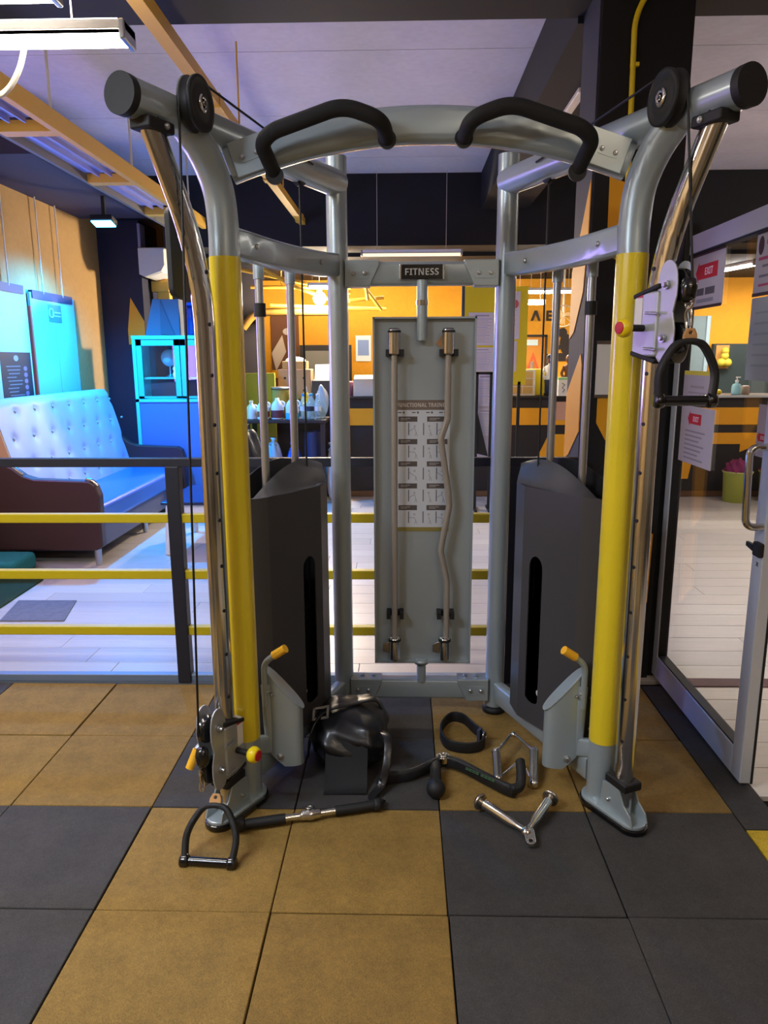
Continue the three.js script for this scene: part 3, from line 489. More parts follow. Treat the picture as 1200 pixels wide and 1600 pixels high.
// ---------------------------------------------------------------- handles and attachments
function dHandle(label, pos, turn, tilt) {   // origin at the hanging eye
  const t = thing('pull_handle', label, 'handle', pos, turn); t.rotation.order = 'YXZ'; t.rotation.x = tilt;
  const w = 0.075, h = 0.195, pts = [[-w, -h + 0.0, 0], [-w - 0.004, -0.12, 0], [-w * 0.75, -0.065, 0], [-0.03, -0.036, 0], [0.03, -0.036, 0], [w * 0.75, -0.065, 0], [w + 0.004, -0.12, 0], [w, -h, 0]];
  obj('strap', sweep(smooth(pts, 40), rrect(0.03, 0.017, 0.006), [0, 0, 1]), M.rubber, t);
  obj('eye_plate', ext([[-0.02, -0.034], [0.02, -0.034], [0.019, -0.012], [0.011, 0.004], [-0.011, 0.004], [-0.019, -0.012]], 0.012, 0.003, [ring(0.005, 10).map(([a, b]) => [a, b - 0.008])]).translate(0, 0, -0.006), M.tan, t);
  const g = obj('grip', between([-w - 0.004, -h, 0], [w + 0.004, -h, 0], 0.0145, 0.0145, 20), M.glossBlack, t); void g;
  for (const k of [-1, 1]) obj('grip_flange', lathe([[0, -0.014], [0.017, -0.014], [0.021, -0.008], [0.021, 0.008], [0.017, 0.014], [0, 0.014]], 0, 0, 0, 20).rotateZ(Math.PI / 2).translate(k * w, -h, 0), M.glossBlack, t);
  return t;
}
dHandle('black stirrup handle clipped to the high carriage', [0.797, 1.606, -2.118], R(4), 0);
dHandle('black stirrup handle clipped to the low carriage, resting on tan tile', [-0.592, 0.172, -2.10], R(-4), R(-33));
{ // straight bar on the tan tiles
  const a = V(-0.545, 0.022, -2.16), b = V(-0.075, 0.022, -2.287), dd = b.clone().sub(a), t = thing('lat_bar', 'short straight bar with black grips and chrome middle lying on tan tiles', 'bar', [(a.x + b.x) / 2, 0.022, (a.z + b.z) / 2], Math.atan2(-dd.z, dd.x));
  const Lh = dd.length() / 2;
  obj('shaft', between([-Lh, 0, 0], [Lh, 0, 0], 0.0115), M.chrome, t);
  for (const k of [-1, 1]) obj('rubber_grip', [between([k * 0.085, 0, 0], [k * (Lh - 0.02), 0, 0], 0.0165), lathe([[0, -0.014], [0.018, -0.014], [0.0215, -0.006], [0.0215, 0.006], [0.016, 0.016], [0, 0.018]]).rotateZ(-k * Math.PI / 2).translate(k * (Lh - 0.012), 0, 0)], M.rubber, t);
  obj('swivel', [lathe([[0.0115, -0.035], [0.016, -0.03], [0.016, -0.012], [0.0195, -0.008], [0.0195, 0.008], [0.016, 0.012], [0.016, 0.03], [0.0115, 0.035]]).rotateZ(Math.PI / 2)], M.chrome, t);
  obj('swivel_eye', [torus(0.014, 0.004, 0.0, 0.008, -0.028, R(70))], M.chromeDull, t);
}
{ // black vinyl bag, slumped, with strap, buckle and a stiff flap
  const t = thing('gym_bag', 'shiny black vinyl bag slumped beside the rear upright', 'bag', [-0.205, 0, -2.66]);
  const g = new THREE.SphereGeometry(1, 56, 40), p = g.attributes.position;
  for (let i = 0; i < p.count; i++) {
    let x = p.getX(i), y = p.getY(i), z = p.getZ(i); const e = 0.62, f = (v) => Math.sign(v) * Math.abs(v) ** e;
    x = f(x); y = f(y); z = f(z);
    const w = 1 + 0.05 * Math.sin(5 * x + 3 * y) * Math.cos(4 * z) + 0.03 * Math.sin(11 * y + 6 * x + 2) + 0.02 * Math.sin(17 * x - 9 * z);
    const taper = 1 - 0.16 * Math.max(0, y);
    p.setXYZ(i, x * 0.148 * w * taper, 0.105 + y * 0.105 * (0.97 + 0.03 * Math.sin(7 * x + 4 * z)), z * 0.19 * w * taper);
  }
  g.computeVertexNormals(); obj('bag_body', g, M.vinyl, t);
  obj('flap', (() => { const s = new THREE.BoxGeometry(0.155, 0.006, 0.2, 16, 1, 18), q = s.attributes.position; for (let i = 0; i < q.count; i++) { const z = q.getZ(i) + 0.1, x = q.getX(i); q.setXYZ(i, x, q.getY(i) + 0.145 * Math.max(0, 1 - z / 0.17) ** 1.6 + 0.004 * Math.sin(18 * x) + 0.004, 0.165 + z * 0.62); } s.computeVertexNormals(); return s; })(), M_(0x0d0d10, 0.8), t);
  obj('handle_loop', sweep(smooth([[0.12, 0.15, 0.1], [0.15, 0.16, 0.17], [0.15, 0.1, 0.235], [0.13, 0.03, 0.27], [0.10, 0.018, 0.33], [0.14, 0.02, 0.36]], 30), rrect(0.03, 0.007, 0.003), [1, 0, 0]), M.vinyl, t);
  obj('strap', sweep(smooth([[-0.15, 0.06, 0.12], [-0.14, 0.15, 0.12], [-0.10, 0.205, 0.06], [0.02, 0.216, 0.0], [0.10, 0.21, -0.04], [0.13, 0.15, -0.06]], 30), rrect(0.035, 0.006, 0.0025), [0, 0, 1]), M.vinyl, t);
  obj('buckle', tr(merge([bx(0.065, 0.006, 0.01, 0, 0, 0.022), bx(0.065, 0.006, 0.01, 0, 0, -0.022), bx(0.01, 0.006, 0.05, -0.03, 0, 0), bx(0.01, 0.006, 0.05, 0.03, 0, 0)]), -0.105, 0.206, 0.07, R(38), 0, R(22)), M.chrome, t);
}
{ // black rubber-coated wide-grip pull bar with upturned ends
  const t = thing('grip_bar', 'matte black coated pull bar with a ring eye and green lettering on its arm', 'handle', [0.155, 0, -2.55]);
  const arm = (pts) => sweep(smooth(pts, 26), rrect(0.046, 0.022, 0.009), [0, 1, 0]);
  obj('arm', arm([[0, 0.035, 0], [0.05, 0.036, 0.02], [0.14, 0.03, 0.10], [0.215, 0.028, 0.17], [0.245, 0.028, 0.19]]), M.rubber, t);
  obj('arm', arm([[0, 0.035, 0], [-0.04, 0.034, 0.03], [-0.12, 0.028, 0.085], [-0.2, 0.028, 0.11], [-0.24, 0.03, 0.15]]), M.rubber, t);
  obj('grip', sweep(smooth([[0.225, 0.03, 0.185], [0.262, 0.035, 0.17], [0.275, 0.055, 0.13], [0.28, 0.075, 0.07]], 16), oval(0.018, 0.021), [1, 0, 0]), M.rubber, t);
  obj('grip', [tube([[-0.03, 0.035, 0.03], [-0.035, 0.035, 0.17]], 0.021, 0), sph(0.034, -0.035, 0.034, 0.185)], M.rubber, t);
  obj('ring_eye', merge([torus(0.012, 0.006, 0, 0.058, 0.0, Math.PI / 2), cyl(0.024, 0.026, 0.022, 0, 0.045, 0)]), M.chrome, t);
  const tx = text('PULL GRIP'.replace(/[A-Z]/g, '='), 0.02, 0.001);
  obj('green_print', tx.applyMatrix4(new THREE.Matrix4().makeRotationFromEuler(new THREE.Euler(R(-28), R(-41), 0, 'YXZ')).setPosition(0.128, 0.047, 0.112)), M_(0x2f5a34, 0.6), t);
}
{ // ankle strap, a loop of black webbing
  const t = thing('ankle_strap', 'black webbing ankle strap curled in a loop on tan tile', 'strap', [0.245, 0, -2.79]);
  const pts = [[-0.075, 0.024, -0.06], [-0.085, 0.026, 0.03], [-0.06, 0.024, 0.10], [0.02, 0.024, 0.125], [0.075, 0.026, 0.10], [0.085, 0.03, 0.05], [0.05, 0.03, -0.03], [0.01, 0.028, -0.115], [-0.03, 0.026, -0.13]];
  obj('band', sweep(new THREE.CatmullRomCurve3(pts.map((p) => V(...p)), true).getPoints(60).slice(0, 60), rrect(0.046, 0.008, 0.003), [0, 1, 0], true), M.rubber, t);
  obj('buckle', bx(0.03, 0.05, 0.012, 0.07, 0.03, 0.03, 0, R(62)), M_(0x3a3e52, 0.5), t);
  obj('metal_ring', torus(0.018, 0.0035, 0.088, 0.036, 0.05, 0, R(60)), M.chrome, t);
}
{ // chrome double row handle
  const t = thing('row_handle', 'chrome double row handle with two knurled grips lying on tan tile', 'handle', [0.42, 0, -2.56]);
  const apex = [0.025, 0.055, -0.155], Lg = [[-0.06, 0.055, -0.02], [-0.068, 0.02, 0.105]], Rg = [[0.085, 0.055, -0.03], [0.058, 0.018, 0.13]];
  obj('frame', [tube([Lg[0], [apex[0] - 0.008, apex[1], apex[2]]], 0.006), tube([Rg[0], [apex[0] + 0.008, apex[1], apex[2]]], 0.006), sph(0.012, ...apex), tube([Lg[1], [0.03, 0.035, 0.0], Rg[1]], 0.005, 0.02)], M.chrome, t);
  for (const [a, b] of [Lg, Rg]) { const k = obj('grip', between(a, b, 0.0165, 0.0165, 18), M.chromeDull, t); obj('grip_end', [sph(0.0175, ...a, 1, 1, 1, 12), sph(0.0175, ...b, 1, 1, 1, 12)], M.chrome, k); }
}
{ // chrome V bar with flanged ends
  const t = thing('v_bar', 'chrome V-shaped pull bar with round flanged ends on black tile', 'handle', [0.405, 0, -2.14]);
  const ends = [[-0.135, 0.036, -0.145], [0.108, 0.036, -0.17]];
  for (const e of ends) {
    const dir = V(...e).sub(V(0, 0.024, 0)), len = dir.length(), q = new THREE.Matrix4().makeRotationFromQuaternion(new THREE.Quaternion().setFromUnitVectors(V(0, 1, 0), dir.clone().normalize())).setPosition(0, 0.024, 0);
    const a = obj('arm', lathe([[0, 0.0], [0.0105, 0.0], [0.0105, len * 0.2], [0.0165, len * 0.35], [0.0165, len * 0.9], [0.012, len * 0.93], [0.012, len]], 0, 0, 0, 20).applyMatrix4(q), M.chrome, t);
    obj('end_flange', lathe([[0, len - 0.006], [0.026, len - 0.006], [0.029, len], [0.029, len + 0.004], [0.024, len + 0.01], [0, len + 0.012]], 0, 0, 0, 24).applyMatrix4(q), M.chromeDull, a);
  }
  obj('eye', [sph(0.02, 0, 0.024, 0, 1, 0.85, 1), tr(ext(hull2([0, 0], 0.018, [0, -0.04], 0.017), 0.014, 0.003, [ring(0.007, 12).map(([a, b]) => [a, b - 0.04])]), 0.006, 0.018, 0.0, R(-80), 0, 0)], M.chrome, t);
}
// ---------------------------------------------------------------- light fittings, trays and conduits overhead
function batten(label, x, y, z, len, turn, level, color, group, drop, open) {   // origin under the fitting's middle; long side along local x
  const t = thing('fluorescent_light', label, 'light', [x, y, z], turn, group);
  obj('housing', [rb(len, 0.03, 0.11, 0.006, 0, 0.045, 0), ext([[-0.02, 0.045], [0.02, 0.045], [0.055, 0.03], [-0.055, 0.03]], len).rotateY(Math.PI / 2).translate(-len / 2, 0, 0)], M.white, t);
  for (const k of [-1, 1]) obj('end_cap', rb(0.02, 0.062, 0.115, 0.006, k * (len / 2 - 0.01), 0.03, 0), M.steel, t);
  const glow = M_(0x555555, 0.4, 0, { emissive: color, emissiveIntensity: level * 0.5 });
  for (const k of [-1, 1]) obj('lamp_tube', between([-len / 2 + 0.02, 0.014, k * 0.026], [len / 2 - 0.02, 0.014, k * 0.026], 0.013, 0.013, 12), glow, t);
  const l = new THREE.RectAreaLight(color, level, len - 0.06, 0.09); l.position.set(0, -0.004, 0); l.rotation.x = -Math.PI / 2; t.add(l);
  if (open) { const l2 = new THREE.RectAreaLight(color, level * 0.5, len - 0.06, 0.09); l2.position.set(0, 0.066, 0); l2.rotation.x = Math.PI / 2; t.add(l2); obj('upper_diffuser', rb(len - 0.05, 0.004, 0.095, 0.001, 0, 0.0625, 0), M_(0x666666, 0.5, 0, { emissive: color, emissiveIntensity: level * 0.15 }), t); }
  if (drop) for (const k of [-1, 1]) obj('hanging_wire', between([k * len * 0.34, 0.06, 0], [k * len * 0.34, drop - y, 0], 0.003, 0.003, 6), M.offwhite, t);
  return t;
}
const fitting1 = batten('lit fluorescent fitting hung over the fence end, with a white cord below', -1.53, 2.575, -2.74, 1.22, 0, LIGHT.gymVisible, LIGHT.neutral, null, HC, true);
obj('hanging_cord', tube(smooth([[-1.27, 2.585, -2.72], [-1.30, 2.50, -2.72], [-1.36, 2.44, -2.74], [-1.46, 2.41, -2.76], [-1.7, 2.38, -2.8]].map(([x, y, z]) => [x + 1.53, y - 2.575, z + 2.74]), 24), 0.009), M.offwhite, fitting1);
batten('lit fluorescent fitting hung one row before the fence', -1.66, 2.60, -2.47, 1.22, 0, LIGHT.gymVisible * 0.7, LIGHT.neutral, null, HC, true);
for (const [x, z, w] of [[0.9, -0.3, 'unseen warm fitting added as fill over the open rubber floor'], [1.2, 1.9, 'unseen warm fitting added as fill by the rear gym wall']]) batten(w, x, 2.75, z, 1.22, 0, LIGHT.gymFill, LIGHT.warm, 'added gym fill fittings', HC, true);  // unseen fittings added to light the rubber floor and the machine
batten('unseen cool white fluorescent fitting standing in over the black and tan tiles', -1.9, 2.62, -0.75, 1.5, 0, LIGHT.gymCool, LIGHT.cool, null, HC);  // unseen fitting standing in for the light that shadows the hung bars
for (const [x, z, w] of [[3.7, -4.5, 'unseen fitting added as fill in the lobby beyond the glass door'], [4.6, -6.2, 'unseen fitting added as fill before the lime tubs']]) batten(w, x, 2.85, z, 1.22, 0, LIGHT.lobby, LIGHT.neutral, 'added lobby fill fittings', HC, true);  // unseen fittings added to lift the lobby floor and ceiling
batten('unseen cool white fitting added as fill above the green rug', -2.85, 2.8, -4.0, 0.8, 0, LIGHT.lobby * 0.25, LIGHT.cool, null, HC, true);  // unseen, added for cool light on sofa and planks
for (const [x, y, z, len] of [[1.72, 2.275, -9.0, 0.64], [1.55, 2.17, -9.35, 0.37]]) batten(len > 0.5 ? 'long lit tube fitting over the reception desk' : 'short lit tube fitting under the long one over reception', x, y, z, len, 0, LIGHT.reception, LIGHT.neutral, null, 2.62);
batten('slanting lit tube fitting seen through the glass door', 3.95, 2.56, -9.4, 1.0, R(-78), LIGHT.reception, LIGHT.neutral, null, 2.62);
batten('warm fitting added as fill behind the deep black beam', 0.1, 2.54, -9.3, 1.2, 0, LIGHT.reception * 0.5, LIGHT.warm, null, 2.62);  // added to brighten the orange wall, hidden by the machine's cross bar
batten('dim cream trough fitting hung along the deep black beam', 0.09, 2.545, -7.8, 1.02, 0, 2.2, LIGHT.warm, null, HC);
{ // bright globe and tube over the bottle table
  const t = thing('globe_lamp', 'glaring white globe lamp hung beside the yellow conduits', 'lamp', [-0.955, 2.216, -8.78]);
  obj('globe', sph(0.075), M_(0x777777, 0.4, 0, { emissive: LIGHT.warm, emissiveIntensity: 40 }), t); obj('lamp_neck', cyl(0.03, 0.03, 0.06, 0, 0.09, 0), M.offwhite, t); obj('hanging_wire', between([0, 0.1, 0], [0, 0.42, 0], 0.004), M.offwhite, t);
  const l = new THREE.PointLight(LIGHT.warm, 26); l.castShadow = true; l.shadow.radius = 4; t.add(l);
}
batten('unseen fitting added as fill over the end of the reception desk by the wall', 4.9, 2.54, -9.7, 0.8, 0, LIGHT.reception, LIGHT.neutral, null, 2.62);  // unseen extra fitting, added to brighten the orange wall
batten('lit tube fitting above the globe lamp', -0.9, 2.30, -8.5, 0.3, 0, LIGHT.reception, LIGHT.warm, null, 2.62);
{ // blue floodlight under the soffit
  const p = V(-2.65, 2.71, -6.85), t = thing('blue_floodlight', 'small blue floodlight glowing under the dark soffit', 'lamp', p.toArray());
  obj('lamp_body', rb(0.2, 0.05, 0.14, 0.012, 0, 0.035, 0, R(-14)), M.rubber, t); obj('bracket', bx(0.03, 0.2, 0.03, 0, 0.145, -0.02), M.rubber, t);
  obj('lens', rb(0.18, 0.012, 0.12, 0.004, 0, 0.004, 0.006, R(-14)), M_(0x224466, 0.3, 0, { emissive: new THREE.Color().setRGB(0.1, 0.6, 1), emissiveIntensity: 9 }), t);
  const l = new THREE.SpotLight(LIGHT.blue, LIGHT.blueSpot, 0, R(74), 0.7, 2); l.position.copy(p).add(V(0, -0.03, 0.02)); l.target.position.set(-2.55, 0, -6.6); l.castShadow = true; l.shadow.radius = 3; scene.add(l, l.target);
}
{ // unseen glowing panel, added to throw violet light on tray, ceiling and planks
  const t = thing('violet_fill_panel', 'unseen violet blue panel added as fill light on the ochre wall near the railing', 'screen', [-3.29, 1.2, -4.3]);
  obj('fill_panel_case', rmm(0, 0.04, 0, 0.7, -0.6, 0.6, 0.008), M.rubber, t); obj('fill_panel_face', bmm(0.04, 0.043, 0.03, 0.67, -0.57, 0.57), M_(0x111111, 0.3, 0, { emissive: LIGHT.violet, emissiveIntensity: 1.5 }), t);
  const l = new THREE.RectAreaLight(LIGHT.violet, LIGHT.screen, 1.14, 0.64); l.position.set(0.05, 0.35, 0); l.rotation.y = -Math.PI / 2; t.add(l);
}
{ // yellow service rail running to the reception
  const t = thing('yellow_rail', 'slim yellow service rail running under the white ceiling to the reception', 'rail', [-1.02, 2.9, -3.0]);
  obj('channel', bmm(-0.032, 0.032, -0.03, 0.03, -6.6, 0.9), M.trayYellow, t);
  for (const z of [-1.35, -3.0, -4.7]) { obj('coupling', rmm(-0.04, 0.04, -0.04, 0.035, z - 0.05, z + 0.05, 0.006), M.trayYellow, t); obj('hanging_wire', between([0.045, 0.0, z - 0.4], [0.045, 0.45, z - 0.4], 0.006, 0.006, 6), M.trayYellow, t); }
}
{ // wider yellow tray with unlit reflectors
  const t = thing('light_tray', 'yellow hanging tray with unlit grey reflectors above the sofa corner', 'light tray', [-2.1, 2.84, -4.9]);
  obj('side_rail', bmm(0.13, 0.17, -0.05, 0.05, -2.7, 1.9), M.trayYellow, t); obj('side_rail', bmm(-0.21, -0.18, -0.045, 0.04, -2.7, 1.9), M_(0x6d6a62, 0.6), t);
  for (const [z, w] of [[1.0, 0.9], [-0.2, 0.95], [-1.35, 0.95]]) obj('reflector', [bmm(-0.17, 0.12, 0.0, 0.008, z - w / 2, z + w / 2), bmm(-0.07, -0.06, -0.03, 0.0, z - w / 2, z + w / 2), bmm(0.02, 0.03, -0.03, 0.0, z - w / 2, z + w / 2)], M.trayMetalBlueLit, t);
  for (const z of [0.42, -0.8, -2.0]) obj('cross_piece', bmm(-0.18, 0.13, -0.05, 0.01, z - 0.05, z + 0.05), M.trayYellow, t);
  obj('hanging_cord', tube(smooth([[-2.2, 2.80, -7.2], [-2.1, 2.6, -7.5], [-1.98, 2.42, -7.7], [-1.9, 2.38, -7.75]].map(([x, y, z]) => [x + 2.1, y - 2.84, z + 4.9]), 16), 0.012), M.offwhite, t);
  for (const z of [0.5, -0.75, -2.2]) obj('hanging_wire', between([0.15, 0.05, z], [0.15, 0.51, z], 0.008, 0.008, 6), M.offwhite, t);
}
tag(obj('fluorescent_batten', [rb(0.05, 0.05, 1.1, 0.008, 1.0, 3.0, -5.05)], M_(0xe9dcc0, 0.5)), 'unlit cream batten fixed under the beam by the column', 'light');
{ // yellow conduit on the column face
  const t = thing('yellow_conduit', 'yellow conduit bending down the black column', 'conduit', [0, 0, 0]);
  obj('pipe', tube([[1.02, 3.03, -3.36], [0.95, 2.90, -3.385], [0.966, 1.9, -3.385]], 0.0115, 0.06), M.knobYellow, t);
  for (const y of [2.72, 2.52]) obj('clip', bx(0.034, 0.014, 0.02, 0.958 + (2.9 - y) * 0.016, y, -3.388), M.knobYellow, t);
}
{ // conduits crossing below the reception ceiling
  const t = thing('conduit_run', 'bundle of yellow conduits crossing above the bottle table', 'conduit');
  const pipes = [[[-1.75, 2.62, -8.1], [-1.2, 2.32, -8.5], [-0.8, 2.2, -8.9]], [[-1.78, 2.5, -8.45], [-0.6, 2.28, -8.8]], [[-1.75, 2.35, -8.8], [-0.6, 2.34, -8.85]], [[-1.55, 2.15, -8.9], [-0.2, 2.12, -9.2]], [[-0.6, 2.55, -8.7], [-0.25, 2.1, -9.0]], [[-0.45, 2.6, -8.6], [-0.4, 2.2, -8.8]], [[-0.62, 2.2, -8.9], [-0.22, 2.24, -9.0]]];
  pipes.forEach((p) => obj('conduit', tube(p, 0.02, 0.1), M.trayYellow, t));
  obj('conduit', tube([[-1.9, 1.9, -9.0], [-1.75, 2.08, -9.0], [-0.85, 2.08, -9.0]], 0.045, 0.12), M_(0x8f6a2a, 0.5), t);
  for (const x of [-1.4, -0.75]) obj('hanger', between([x, 2.33, -8.83], [x, 2.62, -8.83], 0.008), M.trayYellow, t);
}
// ---------------------------------------------------------------- fence between gym and lobby
{
  const t = thing('railing', 'black steel railing with three yellow bars behind the cable machine', 'railing', [0, 0, -3.325], R(0.4));
  const tube4 = (x0, x1, y, h, m, n) => obj(n, rmm(x0, x1, y - h / 2, y + h / 2, -0.02, 0.02, 0.004), m, t);
  const bk = M_(0x262833, 0.5, 0.3), yl = M_(0xb9a512, 0.45);
  tube4(-3.3, 0.81, 1.072, 0.04, bk, 'top_rail');
  for (const y of [0.812, 0.541, 0.263]) tube4(-3.3, 0.81, y, 0.042, yl, 'yellow_bar');
  tube4(-3.3, 0.81, 0.022, 0.036, M_(0x6f8098, 0.5, 0.3), 'bottom_rail');
  for (const x of [-2.6, -1.05, 0.5]) obj('post', rmm(x - 0.031, x + 0.031, 0.002, 1.055, -0.031, 0.031, 0.004), bk, t);
}
// ---------------------------------------------------------------- sofa corner
{
  const t = thing('sofa', 'long sofa with buttoned white back, blue seat and dark brown end panel', 'sofa', [-2.78, 0, -6.48]);
  const leatherBlueLit = M_(0xaeb2c4, 0.5), seatM = MP(0x3a6ad0, 0.4, 0, { clearcoat: 0.2 });  // back is white leather; blue lamp light is put into its colour
  const L = 2.24, z1 = L / 2, z0 = -L / 2;   // local: x from -0.5 (wall) to 0.48 (front)
  obj('base', bmm(-0.42, 0.44, 0.1, 0.3, z0, z1 - 0.05), M_(0x5d5a6c, 0.5), t);
  obj('seat', [rmm(-0.42, 0.485, 0.28, 0.45, z0, z1 - 0.06, 0.04)], seatM, t);
  { // buttoned back: leaning slab with dimples
    const nx = 90, ny = 34, buttons = []; for (let r = 0; r < 4; r++) for (let c = 0; c < 7 + (r % 2 ? 0 : 1); c++) buttons.push([0.16 + c * 0.315 + (r % 2 ? 0.157 : 0), 0.14 + r * 0.2]);
    const g = new THREE.BoxGeometry(1, 1, 1, nx, ny, 1), p = g.attributes.position;
    const P = (a, h, k) => { let dd = 0; for (const [ba, bh] of buttons) { const q = ((a - ba) ** 2 + (h - bh) ** 2); dd += 0.018 * Math.exp(-q / 0.0012) + 0.006 * Math.exp(-q / 0.01); } const edge = 0.03 * (1 - Math.min(1, (0.84 - h) / 0.05)) ; return [-0.13 - h * 0.27 + k - (k > 0.05 ? dd + Math.max(0, edge) : 0), 0.4 + h, z1 - 0.02 - a]; };
    for (let i = 0; i < p.count; i++) { const a = (p.getX(i) + 0.5) * (L - 0.05), h = (p.getY(i) + 0.5) * 0.84, k = p.getZ(i) > 0 ? 0.11 : 0; p.setXYZ(i, ...P(a, h, k)); }
    g.computeVertexNormals(); const b = obj('backrest', g, leatherBlueLit, t);
    for (const [a, h] of buttons) { const q = P(a, h, 0.11); obj('button', sph(0.014, q[0] + 0.004, q[1], q[2], 1, 1, 1, 8), M_(0xb7a99a, 0.5), b); }
    obj('side_band', ext([[-0.13, 0.4], [-0.02, 0.4], [-0.25, 1.235], [-0.36, 1.24]], 0.02).translate(0, 0, z1 - 0.02), M.tan, b);
  }
  const arm = [[-0.5, 0.12], [0.47, 0.12], [0.515, 0.15], [0.52, 0.54], [0.495, 0.62], [0.45, 0.65], [0.04, 0.665], [-0.04, 0.69], [-0.12, 0.75], [-0.22, 0.8], [-0.5, 0.86]];
  obj('end_panel', ext(arm, 0.09, 0.012).translate(0, 0, z1 - 0.07), M.brown, t);
  obj('end_panel', ext(arm, 0.09, 0.012).translate(0, 0, z0 - 0.03), M.brown, t);
  obj('arm_trim', tube([[-0.2, 0.80, z1 + 0.0], [-0.12, 0.755, z1], [-0.05, 0.70, z1]], 0.014, 0.03), M.chrome, t); obj('arm_trim', tube([[0.42, 0.662, z1 - 0.01], [0.47, 0.65, z1 - 0.01], [0.505, 0.61, z1 - 0.01]], 0.014, 0.02), M.chrome, t);
  for (const [x, z] of [[0.46, z1 - 0.02], [-0.4, z1 - 0.02], [0.44, 0], [0.46, z0 + 0.05]]) obj('leg', cyl(0.022, 0.028, 0.13, x, 0.06, z), M.steel, t);
}
{ // two display boards hung on the wall
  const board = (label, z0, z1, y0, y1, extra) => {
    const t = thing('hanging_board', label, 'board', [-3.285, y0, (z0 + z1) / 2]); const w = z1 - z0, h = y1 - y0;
    obj('panel', rmm(-0.006, 0.02, 0, h, -w / 2, w / 2, 0.004), M_(0x96cfe2, 0.5), t); obj('top_strip', bmm(-0.004, 0.03, h - 0.05, h + 0.02, -w / 2 + 0.05, w / 2 - 0.03), M_(0x33405a, 0.5), t);  // white panel; the floodlight's cyan is put into its colour
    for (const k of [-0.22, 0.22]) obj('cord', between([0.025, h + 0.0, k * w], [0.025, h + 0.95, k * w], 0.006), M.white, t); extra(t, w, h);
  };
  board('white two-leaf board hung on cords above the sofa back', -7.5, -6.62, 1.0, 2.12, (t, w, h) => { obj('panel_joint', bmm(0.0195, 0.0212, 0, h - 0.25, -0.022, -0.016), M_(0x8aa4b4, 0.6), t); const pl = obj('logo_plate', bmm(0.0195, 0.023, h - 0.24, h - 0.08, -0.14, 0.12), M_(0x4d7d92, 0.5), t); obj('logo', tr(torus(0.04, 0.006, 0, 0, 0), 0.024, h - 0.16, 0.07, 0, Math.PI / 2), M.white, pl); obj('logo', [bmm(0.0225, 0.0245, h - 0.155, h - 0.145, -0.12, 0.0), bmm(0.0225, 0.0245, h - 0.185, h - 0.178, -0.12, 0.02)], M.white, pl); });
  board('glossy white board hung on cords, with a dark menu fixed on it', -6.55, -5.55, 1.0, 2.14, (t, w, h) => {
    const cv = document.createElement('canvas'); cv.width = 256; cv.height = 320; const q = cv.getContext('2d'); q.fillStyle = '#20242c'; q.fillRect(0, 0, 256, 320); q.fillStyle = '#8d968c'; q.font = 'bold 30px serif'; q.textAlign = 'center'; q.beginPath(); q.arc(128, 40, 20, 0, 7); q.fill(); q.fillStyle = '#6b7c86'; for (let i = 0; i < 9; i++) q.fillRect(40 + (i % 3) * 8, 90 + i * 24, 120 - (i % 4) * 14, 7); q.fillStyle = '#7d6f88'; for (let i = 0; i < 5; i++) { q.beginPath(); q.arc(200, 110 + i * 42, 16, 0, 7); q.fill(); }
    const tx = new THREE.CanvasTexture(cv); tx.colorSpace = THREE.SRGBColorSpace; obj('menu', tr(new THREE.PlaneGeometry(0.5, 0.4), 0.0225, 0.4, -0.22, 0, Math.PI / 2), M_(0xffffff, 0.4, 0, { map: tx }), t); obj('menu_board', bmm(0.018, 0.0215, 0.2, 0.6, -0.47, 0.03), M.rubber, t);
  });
}
tag(obj('corner_trim', rmm(-3.29, -3.25, 1.0, 2.0, -6.605, -6.575, 0.004), M_(0xc0563a, 0.6)), 'thin red strip between the two hanging boards', 'trim');
